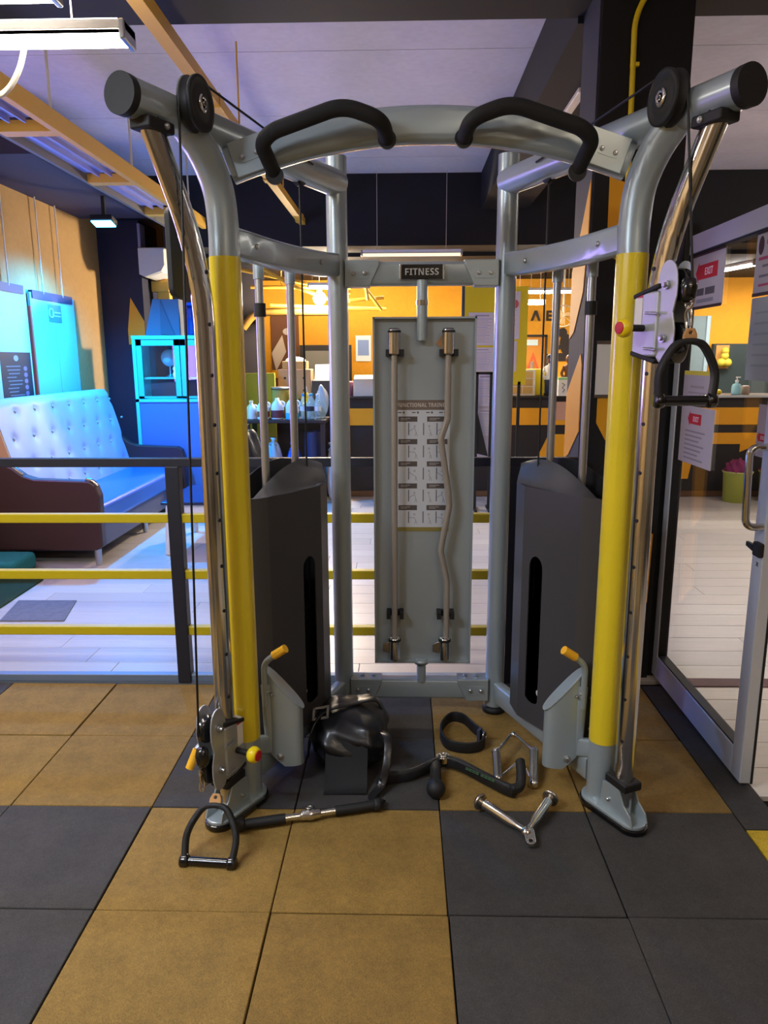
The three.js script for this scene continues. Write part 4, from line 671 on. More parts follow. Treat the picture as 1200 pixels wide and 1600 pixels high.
{ // teal display cabinet
  const x0 = -2.785, x1 = -1.8, z = -7.7, dp = 0.42, t = thing('display_cabinet', 'teal display cabinet with two glazed doors over a plain lower panel', 'cabinet', [(x0 + x1) / 2, 0, z - dp / 2]);
  const w = (x1 - x0) / 2, f = dp / 2, body = M.teal;
  obj('body', [bmm(-w, -w + 0.035, 0, 1.77, -f, f), bmm(w - 0.035, w, 0, 1.77, -f, f), bmm(-w, w, 1.74, 1.775, -f, f + 0.01), bmm(-w, w, 0, 0.06, -f, f), bmm(-w, w, 1.10, 1.13, -f, f)], body, t);
  obj('back_panel', bmm(-w + 0.03, w - 0.03, 0.05, 1.75, -f, -f + 0.01), M_(0x39506e, 0.6), t);
  obj('lower_panel', bmm(-w + 0.037, w - 0.037, 0.06, 1.1, f - 0.03, f - 0.01), M_(0x5676b4, 0.55), t);  // blue of the floodlight put into the lower panel colour
  obj('shelf', bmm(-w + 0.035, w - 0.035, 1.335, 1.352, -f + 0.02, f - 0.05), M.tealFrame, t);
  for (const k of [-1, 1]) { const a = k < 0 ? -w + 0.04 : 0.005, b = k < 0 ? -0.005 : w - 0.04; const d = obj('door', [bmm(a, a + 0.055, 1.14, 1.735, f - 0.02, f), bmm(b - 0.055, b, 1.14, 1.735, f - 0.02, f), bmm(a, b, 1.675, 1.735, f - 0.02, f), bmm(a, b, 1.14, 1.16, f - 0.02, f)], M.tealFrame, t); obj('pane', bmm(a + 0.05, b - 0.05, 1.155, 1.68, f - 0.012, f - 0.009), M.glass, d); }
  const X = (x0 + x1) / 2;
  const toy = (n, label, x, y, zz, fn) => { const g = thing(n, label, 'ornament', [x, y, zz]); fn(g); };
  toy('toy_doll', 'little white doll on the glazed cabinet shelf', X - 0.1, 1.352, z - 0.15, (g) => { obj('doll_body', lathe([[0, 0], [0.03, 0], [0.034, 0.03], [0.02, 0.06], [0.0, 0.064]]), M.white, g); obj('doll_head', sph(0.03, 0, 0.085, 0), M.white, g); });
  toy('round_ornament', 'round pale ornament above the doll in the cabinet', X - 0.17, 1.352, z - 0.2, (g) => { obj('ball', sph(0.09, 0, 0.2, 0), M_(0x8fc0c8, 0.3), g); obj('stem', lathe([[0, 0], [0.05, 0], [0.04, 0.01], [0.012, 0.03], [0.012, 0.12], [0, 0.12]]), M.steel, g); });
  toy('red_tin', 'dark red tin on the glazed cabinet shelf', X + 0.2, 1.352, z - 0.18, (g) => { obj('tin', lathe([[0, 0], [0.07, 0], [0.07, 0.2], [0.06, 0.21], [0, 0.21]]), M_(0x8a3038, 0.45), g); });
  const bag = thing('paper_bag', 'grey folded paper bag standing on the teal cabinet', 'bag', [X - 0.19, 1.775, z - 0.2]); obj('bag_sides', [tr(ext([[-0.2, 0], [0.17, 0], [0.17, 0.37], [-0.1, 0.37]], 0.16, 0.004), 0, 0, -0.08)], M_(0x565c68, 0.8), bag); obj('fold', tr(ext([[-0.02, 0.37], [0.12, 0], [-0.03, 0.02]], 0.012, 0.002), 0, 0, 0.08), M_(0x484e5a, 0.8), bag);
  const jar = thing('glass_jar', 'blue glass jar with a lid and metal bands on the teal cabinet', 'jar', [X + 0.17, 1.775, z - 0.12]); obj('jar_glass', lathe([[0, 0.0], [0.12, 0], [0.13, 0.015], [0.13, 0.26], [0.1, 0.29], [0.0, 0.29]]), MP(0x1e3a86, 0.1, 0, { transmission: 0.5, thickness: 0 }), jar); obj('jar_lid', lathe([[0, 0.29], [0.11, 0.29], [0.105, 0.33], [0.03, 0.335], [0.035, 0.37], [0, 0.375]]), MP(0x2d55b0, 0.2, 0, {}), jar); for (const a of [-0.9, 0.5, 1.9, 3.2]) obj('metal_band', bx(0.014, 0.27, 0.006, 0.131 * Math.sin(a), 0.135, 0.131 * Math.cos(a), 0, a), M.chrome, jar);
}
{ // air conditioner with its yellow trunking, on the side of the dark pillar
  const t = thing('air_conditioner', 'cream split air conditioner on the dark pillar with yellow trunking below', 'air conditioner', [-2.82, 2.4, -8.55]);
  obj('casing', tr(ext([[0, 0.03], [0.06, 0.0], [0.24, 0.06], [0.28, 0.12], [0.28, 0.3], [0, 0.3]], 0.75, 0.01), 0.005, 0, -0.35), M.offwhite, t); obj('louver', bx(0.15, 0.008, 0.65, 0.17, 0.035, 0.02, 0, 0, R(18)), M.white, t);
  obj('trunking', [rmm(0.06, 0.2, -0.85, 0.02, -0.1, 0.0, 0.01), rmm(0.0, 0.2, -0.12, 0.0, -0.1, 0.02, 0.01)], M.trayYellow, t);
  obj('wall_plate', rmm(0.0, 0.03, 0.1, 0.55, 0.2, 0.36, 0.006), M_(0x9c90a2, 0.6), t);
}
{ // low table with white legs
  const t = thing('coffee_table', 'low table with dark top and white tapered legs before the sofa', 'table', [-1.45, 0, -6.1]);
  obj('tabletop', rmm(-0.47, 0.47, 0.40, 0.425, -0.42, 0.42, 0.01), M_(0x222b4a, 0.15), t); obj('apron', [bmm(-0.43, 0.43, 0.33, 0.4, 0.36, 0.385), bmm(-0.43, 0.43, 0.33, 0.4, -0.385, -0.36), bmm(-0.43, -0.405, 0.33, 0.4, -0.38, 0.38), bmm(0.405, 0.43, 0.33, 0.4, -0.38, 0.38)], M.white, t);
  for (const x of [-1, 1]) for (const z of [-1, 1]) obj('leg', tube([[x * 0.415, 0.4, z * 0.375], [x * 0.435, -0.004, z * 0.395]], 0.026), M.white, t);
}
{ // floor cushion seat, rug, mat
  const t = thing('floor_seat', 'low teal floor seat with a stepped back at the rug edge', 'seat', [-3.0, 0, -5.12]); obj('seat_cushion', rmm(-0.29, 0.25, 0, 0.13, -0.18, 0.16, 0.04), M_(0x2f9a9a, 0.9, 0, { map: rep(granule, 3) }), t); obj('back_cushion', rmm(-0.29, -0.06, 0.1, 0.32, -0.2, 0.05, 0.05), M_(0x2f9a9a, 0.9, 0, { map: rep(granule, 3) }), t);
  tag(obj('grass_rug', boxUV(tr(ext([[-3.28, 4.34], [-2.54, 4.34], [-2.56, 4.98], [-3.28, 4.98]], 0.014, 0.003), 0, -0.006, 0, -Math.PI / 2)), M_(0x2c4a1c, 0.95, 0, { map: rep(granule, 3), bumpMap: rep(granuleBump, 3), bumpScale: 0.006 })), 'dark green artificial grass rug beside the sofa end', 'rug');
  tag(obj('door_mat', boxUV(tr(ext([[-2.42, 4.14], [-2.03, 4.145], [-2.12, 4.525], [-2.5, 4.52]], 0.008, 0.002), 0, -0.006, 0, -Math.PI / 2)), M_(0x8f8f98, 0.9, 0, { map: rep(granule, 5), bumpMap: rep(granuleBump, 5), bumpScale: 0.003 })), 'small grey mat on the pale planks', 'mat');
}
// ---------------------------------------------------------------- reception
{
  const z = -8.26, x0 = -0.68, x1 = 4.75, t = thing('reception_counter', 'long black reception counter with yellow stripes and pale top edge', 'counter', [0, 0, z]);
  obj('body', bmm(x0, x1, 0, 1.1, -0.5, 0), M_(0x241d1b, 0.6), t); obj('counter_top', rmm(x0 - 0.03, x1 + 0.03, 1.1, 1.125, -0.52, 0.04, 0.006), M_(0x2a2523, 0.4), t); obj('top_edge', bmm(1.9, x1 + 0.03, 1.102, 1.128, 0.035, 0.05), M_(0xbfc3c0, 0.4), t);
  const y = M.paintYellow, st = (a, b, c, d) => obj('yellow_stripe', bmm(a, b, c, d, 0, 0.012), y, t);
  st(x0, x1, 0.805, 0.992); st(2.9, x1, 0.59, 0.715);
  obj('yellow_stripe', ext([[1.5, 0.42], [2.6, 0.42], [2.6, 0.70], [1.63, 0.70]], 0.012), y, t);
  obj('yellow_stripe', ext([[2.7, 0.2], [3.2, 0.2], [3.25, 0.5], [2.7, 0.5]], 0.012), y, t);
  obj('yellow_stripe', ext([[3.75, 0.5], [3.95, 0.59], [3.75, 0.59]], 0.012), y, t);
  obj('kickboard', bmm(x0, x1, 0, 0.06, 0, 0.01), M_(0x6b4a2a, 0.6), t);
  tag(obj('poster', bmm(1.7, 1.87, 0.86, 1.06, z + 0.012, z + 0.02), M_(0xc99a86, 0.6)), 'pinkish poster taped on the counter front below figurines', 'poster');
}
const top = 1.125, cz = -8.36;
const on = (n, label, cat, x, y = top, z = cz, turn = 0, group) => thing(n, label, cat, [x, y, z], turn, group);
{ const t = on('framed_sheet', 'white framed sheet with six small pictures on the counter', 'frame', 1.34); obj('frame', [bmm(-0.14, 0.14, 0, 0.28, -0.03, 0)], M.white, t); for (let r = 0; r < 3; r++) for (let c = 0; c < 2; c++) obj('picture', bmm(-0.11 + c * 0.115, -0.005 + c * 0.115, 0.02 + r * 0.085, 0.095 + r * 0.085, 0, 0.004), M_([0xd8b36a, 0xcfa862, 0xdcbb77][r], 0.6), t); }
{ const t = on('yellow_box', 'bright yellow box behind the framed sheet', 'box', 1.47, top, cz - 0.09); obj('box_body', rmm(-0.12, 0.12, 0, 0.29, -0.05, 0.05, 0.006), M_(0xf7e21a, 0.5), t); }
{ // two small painted figures
  const fig = (label, x, skin, shirt, hair, h, bald) => { const t = on('figurine', label, 'figurine', x); const s = h / 0.42;
    obj('stand', rb(0.09 * s, 0.03, 0.08 * s, 0.006, 0, 0.015, 0), M.rubber, t);
    obj('figure_body', [lathe([[0, 0.02], [0.032, 0.03], [0.036, 0.12], [0.05, 0.17], [0.034, 0.22], [0.052, 0.275], [0.045, 0.305], [0.018, 0.318], [0.016, 0.335], [0, 0.335]].map(([a, b]) => [a * s, b * s])), tube([[-0.045 * s, 0.295 * s, 0], [-0.075 * s, 0.22 * s, 0.01], [-0.04 * s, 0.17 * s, 0.02]], 0.014 * s, 0.02), tube([[0.045 * s, 0.295 * s, 0], [0.075 * s, 0.22 * s, 0.01], [0.05 * s, 0.16 * s, 0.02]], 0.014 * s, 0.02)], M_(shirt, 0.6), t);
    obj('figure_head', [sph(0.038 * s, 0, 0.372 * s, 0, 0.88, 1.12, 0.95), sph(0.008 * s, 0, 0.368 * s, 0.036 * s)], M_(skin, 0.5), t);
    if (!bald) obj('hair', [sph(0.042 * s, 0, 0.382 * s, -0.008 * s, 0.95, 1.1, 0.95), lathe([[0, 0], [0.036, 0], [0.03, 0.08], [0, 0.09]].map(([a, b]) => [a * s, b * s]), 0, 0.30 * s, -0.025 * s)], M_(hair, 0.6), t); obj('trousers', lathe([[0, 0.02], [0.036, 0.025], [0.042, 0.1], [0.052, 0.165], [0, 0.175]].map(([a, b]) => [a * s, b * s])), M_(0x2d3550, 0.7), t); };
  fig('small figurine with long dark hair and white top on the counter', 1.63, 0x7a4a36, 0xe8e2dc, 0x241713, 0.44, false); fig('bald brown-skinned figurine bust beside the other on the counter', 1.84, 0x8a5638, 0x8a5638, 0, 0.45, true);
}
{ const t = on('tea_box', 'white carton with a zigzag mark and green rim on the counter', 'box', 1.77, top, cz + 0.14); obj('carton', rmm(-0.07, 0.07, 0, 0.19, -0.04, 0.04, 0.004), M.white, t); obj('rim', bmm(-0.071, 0.071, 0.175, 0.2, -0.041, 0.041), M_(0x9fd08a, 0.6), t); obj('zigzag', tube([[-0.03, 0.14, 0.041], [0.0, 0.12, 0.041], [-0.03, 0.09, 0.041], [0.0, 0.07, 0.041], [-0.02, 0.04, 0.041]], 0.004), M.rubber, t);
  const b = on('dark_bottle', 'slim black bottle beside the zigzag carton', 'bottle', 1.875, top, cz + 0.14); obj('bottle', lathe([[0, 0], [0.026, 0], [0.03, 0.05], [0.026, 0.14], [0.012, 0.18], [0.012, 0.2], [0, 0.2]]), M.glossBlack, b); }
{ const t = on('screen_back', 'small monitor with a bright edge standing on the counter', 'monitor', 1.12, top, cz - 0.1); obj('screen', rmm(-0.1, 0.14, 0.1, 0.42, -0.02, 0.02, 0.008), M.rubber, t); obj('label_sheet', bmm(0.08, 0.138, 0.12, 0.4, 0.02, 0.024), M_(0xd7e6ea, 0.5), t); obj('foot', rmm(-0.06, 0.08, 0, 0.1, -0.03, 0.03, 0.006), M.rubber, t); }
{ const t = on('soap_pump', 'pale blue soap bottle with a pump top on the counter', 'bottle', 3.7); obj('bottle', lathe([[0, 0], [0.045, 0], [0.05, 0.01], [0.05, 0.09], [0.04, 0.115], [0.016, 0.125], [0.016, 0.14], [0, 0.14]]), M_(0x9fd6dc, 0.3), t); obj('pump', [cyl(0.018, 0.018, 0.025, 0, 0.15, 0), cyl(0.006, 0.006, 0.03, 0, 0.175, 0), rb(0.05, 0.012, 0.02, 0.005, 0.012, 0.19, 0)], M.white, t); }
{ const t = on('yellow_ball', 'little yellow ball on the pale counter edge', 'ball', 3.51); obj('ball', sph(0.032, 0, 0.03, 0, 1, 0.9, 1), M.knobYellow, t); }
{ const t = on('cream_jar', 'small tan jar behind the soap bottle', 'jar', 3.82, top, cz - 0.05); obj('jar', lathe([[0, 0], [0.045, 0], [0.045, 0.09], [0.03, 0.1], [0, 0.1]]), M_(0xb99a84, 0.5), t); }
{ const t = on('cardboard_box', 'open white cardboard box on the counter by the panel', 'box', -0.4, top, cz); obj('box_body', rmm(-0.14, 0.14, 0, 0.2, -0.1, 0.1, 0.004), M.offwhite, t); obj('box_flap', bx(0.26, 0.006, 0.1, 0, 0.21, 0.13, R(25)), M.offwhite, t); const l = on('mauve_tin', 'small mauve tin with a pink lid on the counter by the white box', 'tin', -0.6, top, -8.33); obj('tin', lathe([[0, 0], [0.05, 0], [0.05, 0.14], [0, 0.14]]), M_(0x8d5870, 0.5), l); obj('lid', lathe([[0, 0.14], [0.052, 0.14], [0.05, 0.165], [0, 0.167]]), M_(0xd08a98, 0.5), l); }
// things on and before the orange wall
{ const t = thing('wall_board', 'grey board in a dark frame on the orange wall', 'board', [-1.1, 1.1, -10.79]); obj('frame', [bmm(-0.37, 0.37, 0, 0.63, 0, 0.03)], M_(0x2a211e, 0.6), t); obj('board_face', bmm(-0.29, 0.3, 0.06, 0.55, 0.028, 0.034), M_(0x8f8a80, 0.7), t); }
{ const t = thing('wall_picture', 'blue and white picture on the orange wall', 'picture', [-0.56, 1.5, -10.79]); obj('sheet', bmm(-0.11, 0.11, 0, 0.36, 0, 0.012), M.white, t); obj('print', bmm(-0.08, 0.08, 0.08, 0.3, 0.012, 0.014), M_(0x7d93c4, 0.6), t); }
{ const t = thing('wall_mural', 'brown painted mural beside the striped dark wall', 'mural', [-1.62, 1.02, -10.79]); obj('mural_panel', bmm(-0.26, 0.14, 0, 1.2, 0, 0.01), M_(0x6b4126, 0.8), t); obj('mural_patch', ext([[-0.26, 0.6], [-0.1, 0.85], [-0.05, 0.62], [-0.2, 0.35]], 0.006).translate(0, 0, 0.01), M_(0xcdb8a4, 0.8), t); obj('mural_patch', ext(ring(0.07, 14).map(([a, b]) => [-0.02 + a, 0.9 + b * 0.7]), 0.006).translate(0, 0, 0.01), M_(0xbfb0a4, 0.8), t); obj('mural_band', bmm(-0.26, 0.14, 0.25, 0.36, 0.01, 0.014), M.paintYellow, t); }
{ const t = thing('wall_letters', 'dark block letters on the orange wall over the reception', 'sign', [1.94, 2.05, -10.8]); const m = M_(0x241a12, 0.6); obj('letter', bmm(-0.225, -0.195, 0, 0.14, 0, 0.02), m, t); obj('letter', ext([[-0.13, 0], [-0.095, 0], [-0.06, 0.1], [-0.025, 0], [0.01, 0], [-0.04, 0.14], [-0.08, 0.14]], 0.02), m, t); obj('letter', ext([[0.09, 0], [0.23, 0], [0.23, 0.028], [0.12, 0.028], [0.12, 0.056], [0.2, 0.056], [0.2, 0.084], [0.12, 0.084], [0.12, 0.112], [0.23, 0.112], [0.23, 0.14], [0.09, 0.14]], 0.02), m, t); }
{ const t = thing('wall_silhouette', 'dark cut-out of a crouching figure on the orange wall', 'wall decoration', [2.31, 1.5, -10.8]); const o = new THREE.Shape(); o.moveTo(-0.13, 0.05); o.quadraticCurveTo(-0.12, -0.01, -0.06, -0.01); o.lineTo(0.15, -0.01); o.lineTo(0.15, 0.1); o.quadraticCurveTo(0.17, 0.2, 0.1, 0.3); o.quadraticCurveTo(0.06, 0.36, 0.02, 0.37); o.quadraticCurveTo(0.03, 0.42, -0.02, 0.45); o.quadraticCurveTo(-0.09, 0.46, -0.1, 0.4); o.quadraticCurveTo(-0.11, 0.34, -0.06, 0.32); o.quadraticCurveTo(-0.08, 0.25, -0.07, 0.22); o.lineTo(-0.18, 0.13); o.lineTo(-0.17, 0.11); o.lineTo(-0.06, 0.16); o.lineTo(-0.03, 0.1); o.quadraticCurveTo(-0.1, 0.12, -0.13, 0.05); obj('cutout', new THREE.ExtrudeGeometry(o, { depth: 0.012, bevelEnabled: false }), M_(0x2b1c12, 0.6), t); obj('weight_tick', tube([[-0.3, 0.11, 0.006], [-0.24, 0.08, 0.006]], 0.008), M_(0x2b1c12, 0.6), t); }
{ const t = struct('door_2', bmm(1.62, 2.03, 0, 1.83, -10.8, -10.77), M_(0xc9801c, 0.6), 'orange door with a red triangle behind reception'); obj('door_frame', [bmm(1.6, 1.63, 0, 1.85, -10.8, -10.75), bmm(2.02, 2.05, 0, 1.85, -10.8, -10.75), bmm(1.6, 2.05, 1.83, 1.86, -10.8, -10.75)], M_(0x2c2014, 0.6), t); obj('door_sign', bmm(1.66, 1.92, 1.71, 1.79, -10.77, -10.755), M_(0xcfe0da, 0.5), t); obj('red_triangle', ext([[1.75, 1.3], [1.98, 1.3], [1.86, 1.62]], 0.004, 0, [[[1.80, 1.33], [1.93, 1.33], [1.86, 1.53]]]).translate(0, 0, -10.77), M_(0xd0541e, 0.6), t); obj('handle', rb(0.03, 0.14, 0.03, 0.01, 1.84, 1.42, -10.75), M.steel, t); }
{ const t = thing('ceiling_fan', 'round pale wall fan blurred before the orange wall', 'fan', [2.02, 2.05, -9.6]); obj('fan_cage', torus(0.13, 0.008, 0, 0, 0), M_(0x9a8466, 0.6), t); for (let k = 0; k < 9; k++) obj('cage_wire', between([0, 0, 0.03], [0.13 * Math.cos(k * 0.698), 0.13 * Math.sin(k * 0.698), 0], 0.003, 0.003, 6), M_(0x9a8466, 0.6), t); for (let k = 0; k < 3; k++) obj('blade', tr(ext(oval(0.05, 0.03, 14).map(([a, b]) => [0.06 + a, b]), 0.006), 0, 0, 0, R(15), 0, R(120 * k + 20)), M_(0xa07a48, 0.5), t); obj('fan_stem', between([0, 0.0, -0.03], [0, 0.57, -0.03], 0.012), M.offwhite, t); }
{ // notice board with papers and the metal stand beside it
  const t = thing('notice_board', 'tall yellow notice board covered with white papers', 'notice board', [0.95, 0, -7.62]);
  obj('backing', [bmm(-0.33, 0.3, 1.27, 2.23, -0.02, 0)], M_(0xe9cf1c, 0.6), t); obj('frame_leg', bmm(-0.36, -0.33, -0.005, 2.26, -0.03, 0.0), M_(0x3a4650, 0.5), t); obj('frame_leg', bmm(0.22, 0.25, -0.005, 1.3, -0.03, 0.0), M.rubber, t);
  const cv = document.createElement('canvas'); cv.width = 256; cv.height = 320; const q = cv.getContext('2d'); q.fillStyle = '#d9d0d4'; q.fillRect(0, 0, 256, 320); q.fillStyle = '#a394a4'; q.fillRect(60, 24, 136, 12); for (let i = 0; i < 15; i++) { q.fillStyle = i % 5 ? '#b9aeb8' : '#a09ac0'; q.fillRect(24, 60 + i * 16, 200 - (i * 37) % 70, 5); } const tx = new THREE.CanvasTexture(cv); tx.colorSpace = THREE.SRGBColorSpace; const pm = M_(0xffffff, 0.7, 0, { map: tx });
  const pap = (x0, x1, y0, y1, z = 0.001) => { const g = new THREE.BoxGeometry(x1 - x0, y1 - y0, 0.003); obj('paper', tr(g, (x0 + x1) / 2, (y0 + y1) / 2, z + 0.0015), pm, t); };
  pap(-0.29, -0.02, 1.66, 1.98); pap(-0.29, -0.02, 1.40, 1.64); pap(0.02, 0.22, 1.72, 2.18); pap(0.02, 0.2, 1.40, 1.7); pap(-0.02, 0.0, 1.9, 2.0);
  obj('lower_panel', bmm(-0.22, 0.0, 0.5, 1.27, -0.012, -0.006), M_(0xcfc3c6, 0.6), t); pap(-0.21, -0.01, 1.05, 1.38); pap(-0.2, -0.01, 0.75, 1.03);
  obj('seal', cyl(0.045, 0.045, 0.004, 0.16, 2.06, 0.006, Math.PI / 2), M_(0xd0656a, 0.6), t);
}
{ const t = thing('metal_stand', 'black square-tube stand before the notice board', 'stand', [0.82, 0, -7.5]); const b = (x0, x1, y0, y1, z0, z1) => bmm(x0, x1, y0, y1, z0, z1); obj('frame', [b(-0.085, -0.06, 0, 1.4, -0.0125, 0.0125), b(0.055, 0.08, 0, 1.4, -0.0125, 0.0125), b(-0.085, 0.08, 1.375, 1.4, -0.0125, 0.0125)], M.rubber, t); obj('foot', [b(-0.085, -0.06, -0.006, 0.02, -0.15, 0.15), b(0.055, 0.08, -0.006, 0.02, -0.15, 0.15)], M.rubber, t); obj('hung_bag', ext([[-0.15, 0.6], [0.055, 0.55], [-0.06, 1.0], [-0.15, 1.15]], 0.04, 0.008).translate(0, 0, -0.05), M_(0x1c1a1c, 0.6), t); }
// ---------------------------------------------------------------- table of bottles
{
  const tz = -8.02, ty = 0.9, t = thing('side_table', 'dark wooden table crowded with jugs and bottles', 'table', [-1.24, 0, tz]);
  obj('tabletop', rmm(-0.46, 0.43, ty - 0.035, ty, -0.28, 0.2, 0.006), M.darkWood, t); for (const x of [-0.42, 0.39]) for (const z of [-0.25, 0.16]) obj('leg', bmm(x - 0.025, x + 0.025, -0.006, ty - 0.03, z - 0.025, z + 0.025), M.darkWood, t);
  const put = (n, l, c, x, z, fn, y = ty, g) => { const o = thing(n, l, c, [x - 1.24, y, tz + z], 0, g); fn(o); return o; };
  const jugG = (s = 1) => [lathe([[0, 0], [0.058, 0], [0.066, 0.012], [0.066, 0.12], [0.05, 0.165], [0.022, 0.195], [0.02, 0.215], [0, 0.215]].map(([a, b]) => [a * s, b * s]), 0, 0, 0, 20), torus(0.03 * s, 0.009 * s, 0.045 * s, 0.15 * s, 0, 0, 0, 0)];
  const milky = M_(0xe6e6e2, 0.4), clearBlue = MP(0xbfe4ee, 0.15, 0, { transmission: 0.6, thickness: 0 });
  put('white_jug', 'white plastic jug at the post end of the bottle table', 'jug', -0.38, 0.1, (o) => { obj('jug_body', jugG(0.85), milky, o); obj('cap', cyl(0.02, 0.02, 0.02, 0, 0.19, 0), milky, o); });
  put('white_jug', 'white jug with a brown label on the bottle table', 'jug', -0.25, 0.12, (o) => { obj('jug_body', jugG(1), milky, o); obj('label_band', lathe([[0.067, 0.03], [0.0675, 0.03], [0.0675, 0.09], [0.067, 0.09]]), M_(0x8a4a34, 0.6), o); });
  put('white_jug', 'white jug with a dark red label beside the blue one', 'jug', -0.1, 0.1, (o) => { obj('jug_body', jugG(1.05), milky, o); obj('label_band', lathe([[0.0695, 0.02], [0.071, 0.02], [0.071, 0.1], [0.0695, 0.1]]), M_(0x6a2c2c, 0.6), o); });
  put('blue_jug', 'clear jug half full of blue liquid on the bottle table', 'jug', 0.06, 0.1, (o) => { obj('jug_body', jugG(1.1), milky, o); obj('liquid', lathe([[0.0728, 0.005], [0.0738, 0.005], [0.0738, 0.07], [0.0728, 0.07]]), M_(0x4fb4cc, 0.3), o); });
  put('mustard_tin', 'mustard coloured tin with a shiny lid on the bottle table', 'tin', -0.1, -0.12, (o) => { obj('tin', lathe([[0, 0], [0.1, 0], [0.1, 0.3], [0.09, 0.31], [0, 0.31]]), M_(0x8a7a34, 0.5), o); obj('lid', lathe([[0, 0.31], [0.1, 0.31], [0.1, 0.335], [0, 0.34]]), M.steel, o); });
  put('green_bottle', 'slim green bottle on the bottle table', 'bottle', 0.06, -0.08, (o) => { obj('bottle', lathe([[0, 0], [0.035, 0], [0.038, 0.02], [0.038, 0.24], [0.015, 0.29], [0.015, 0.34], [0, 0.34]]), M_(0x2f9a4c, 0.3), o); });
  put('yellow_bottle', 'yellow bottle with a red and white cap on the bottle table', 'bottle', 0.19, -0.05, (o) => { obj('bottle', lathe([[0, 0], [0.045, 0], [0.048, 0.02], [0.048, 0.22], [0.02, 0.28], [0, 0.28]]), M_(0xe8b81c, 0.35), o); obj('cap', lathe([[0, 0.28], [0.02, 0.28], [0.012, 0.34], [0, 0.345]]), M_(0xd8c8c0, 0.4), o); });
  for (const [i, [x, z]] of [[0.18, 0.1], [0.255, 0.12], [0.33, 0.1], [0.26, 0.02]].entries()) put('water_bottle', ['clear water bottle with blue cap and pale label on the bottle table', 'clear water bottle with a dark label on the bottle table', 'clear water bottle with a white cap on the bottle table', 'clear water bottle with blue cap standing behind the dark labelled one'][i], 'bottle', x, z, (o) => { obj('bottle', lathe([[0, 0], [0.034, 0], [0.038, 0.015], [0.036, 0.06], [0.038, 0.17], [0.015, 0.23], [0.014, 0.25], [0, 0.25]]), MP(0xd8ecf4, 0.08, 0, { transmission: 0.75, thickness: 0 }), o); obj('cap', cyl(0.016, 0.016, 0.022, 0, 0.26, 0), M_([0x2b9ad0, 0x2b9ad0, 0xe6e6e6, 0x2b9ad0][i], 0.4), o); obj('label_band', lathe([[0.0385, 0.09], [0.039, 0.09], [0.039, 0.14], [0.0385, 0.14]]), M_([0xdfe3ea, 0x2a2d3a, 0xdfe3ea, 0xdfe3ea][i], 0.5), o); }, ty);
  put('plastic_bag', 'crumpled clear plastic bag beside the water bottles', 'bag', 0.36, -0.1, (o) => { const g = new THREE.IcosahedronGeometry(0.13, 6), p = g.attributes.position; for (let i = 0; i < p.count; i++) { const x = p.getX(i), y = p.getY(i), z = p.getZ(i), k = 1 + 0.16 * Math.sin(30 * x + 17 * y) * Math.sin(26 * z + 9 * y); p.setXYZ(i, x * 0.55 * k, Math.max(0, 0.17 + y * 1.3 * k), z * 0.6 * k); } g.computeVertexNormals(); obj('film', g, MP(0xcfe0ee, 0.2, 0, { transmission: 0.5, thickness: 0 }), o); });
  // shelf unit with cartons behind
  const sh = thing('carton_stack', 'tan punched carton on a dark cabinet behind the bottles', 'cabinet', [-1.17, 0, -8.75]); obj('cabinet_body', bmm(-0.55, 0.45, -0.006, 1.08, -0.2, 0.2), M_(0x261c1e, 0.6), sh);
  const c = thing('punched_carton', 'tan carton with four punched holes behind the bottles', 'box', [-1.24, 1.08, -8.68]); obj('carton', rmm(-0.19, 0.19, 0, 0.34, -0.15, 0.12, 0.006), M_(0xb98f6a, 0.75), c); for (const x of [-0.11, 0.11]) for (const y of [0.1, 0.24]) obj('punched_hole', cyl(0.014, 0.014, 0.004, x, y, 0.121, Math.PI / 2), M.rubber, c);
  const w = thing('tissue_tray', 'tray of crumpled white tissue on top of the punched carton', 'tray', [-1.24, 1.42, -8.68]); obj('tray', rmm(-0.14, 0.14, 0, 0.09, -0.1, 0.1, 0.006), M.tan, w); obj('tissue', sph(0.1, 0, 0.09, 0, 1.2, 0.5, 0.8, 14), M.paper, w);
  const pb = thing('printer', 'white and dark printer beside the tan carton', 'printer', [-0.862, 1.08, -8.68]); obj('printer_body', rmm(-0.18, 0.18, 0, 0.22, -0.15, 0.15, 0.02), M_(0x3b3537, 0.5), pb); obj('paper_tray', bx(0.22, 0.01, 0.2, -0.05, 0.30, -0.06, R(60)), M.offwhite, pb); obj('paper_sheet', bx(0.2, 0.004, 0.22, 0.02, 0.30, -0.02, R(55)), M.paper, pb);
  const yp = thing('yellow_partition', 'yellow green low partition behind the jugs', 'partition', [-1.85, 0, -8.47]); obj('partition_panel', bmm(-0.35, 0.4, -0.006, 1.38, -0.03, 0.03), M_(0xb7a63a, 0.7), yp);
  // under the table and beside it
  const lump = (n, l, c2, x, y, z, rx, ry, rz, col, m) => { const g = new THREE.SphereGeometry(1, 22, 16), p = g.attributes.position; for (let i = 0; i < p.count; i++) { const a = p.getX(i), b = p.getY(i), d = p.getZ(i), k = 1 + 0.09 * Math.sin(7 * a + 5 * b) * Math.cos(6 * d); p.setXYZ(i, a * rx * k, Math.max(-ry, b * ry * k), d * rz * k); } g.computeVertexNormals(); const o = thing(n, l, c2, [x, y - 0.006, z]); obj('bag_body', g.translate(0, ry, 0), m ?? M_(col, 0.4), o); obj('bag_knot', lathe([[0, -0.04], [0.05, -0.03], [0.02, 0.01], [0.045, 0.05], [0, 0.03]], 0, ry * 2, 0, 12), m ?? M_(col, 0.4), o); };
  lump('black_sack', 'black plastic sack on the floor by the jugs', 'sack', -1.62, 0, -7.55, 0.2, 0.42, 0.18, 0x101014, M.vinyl);
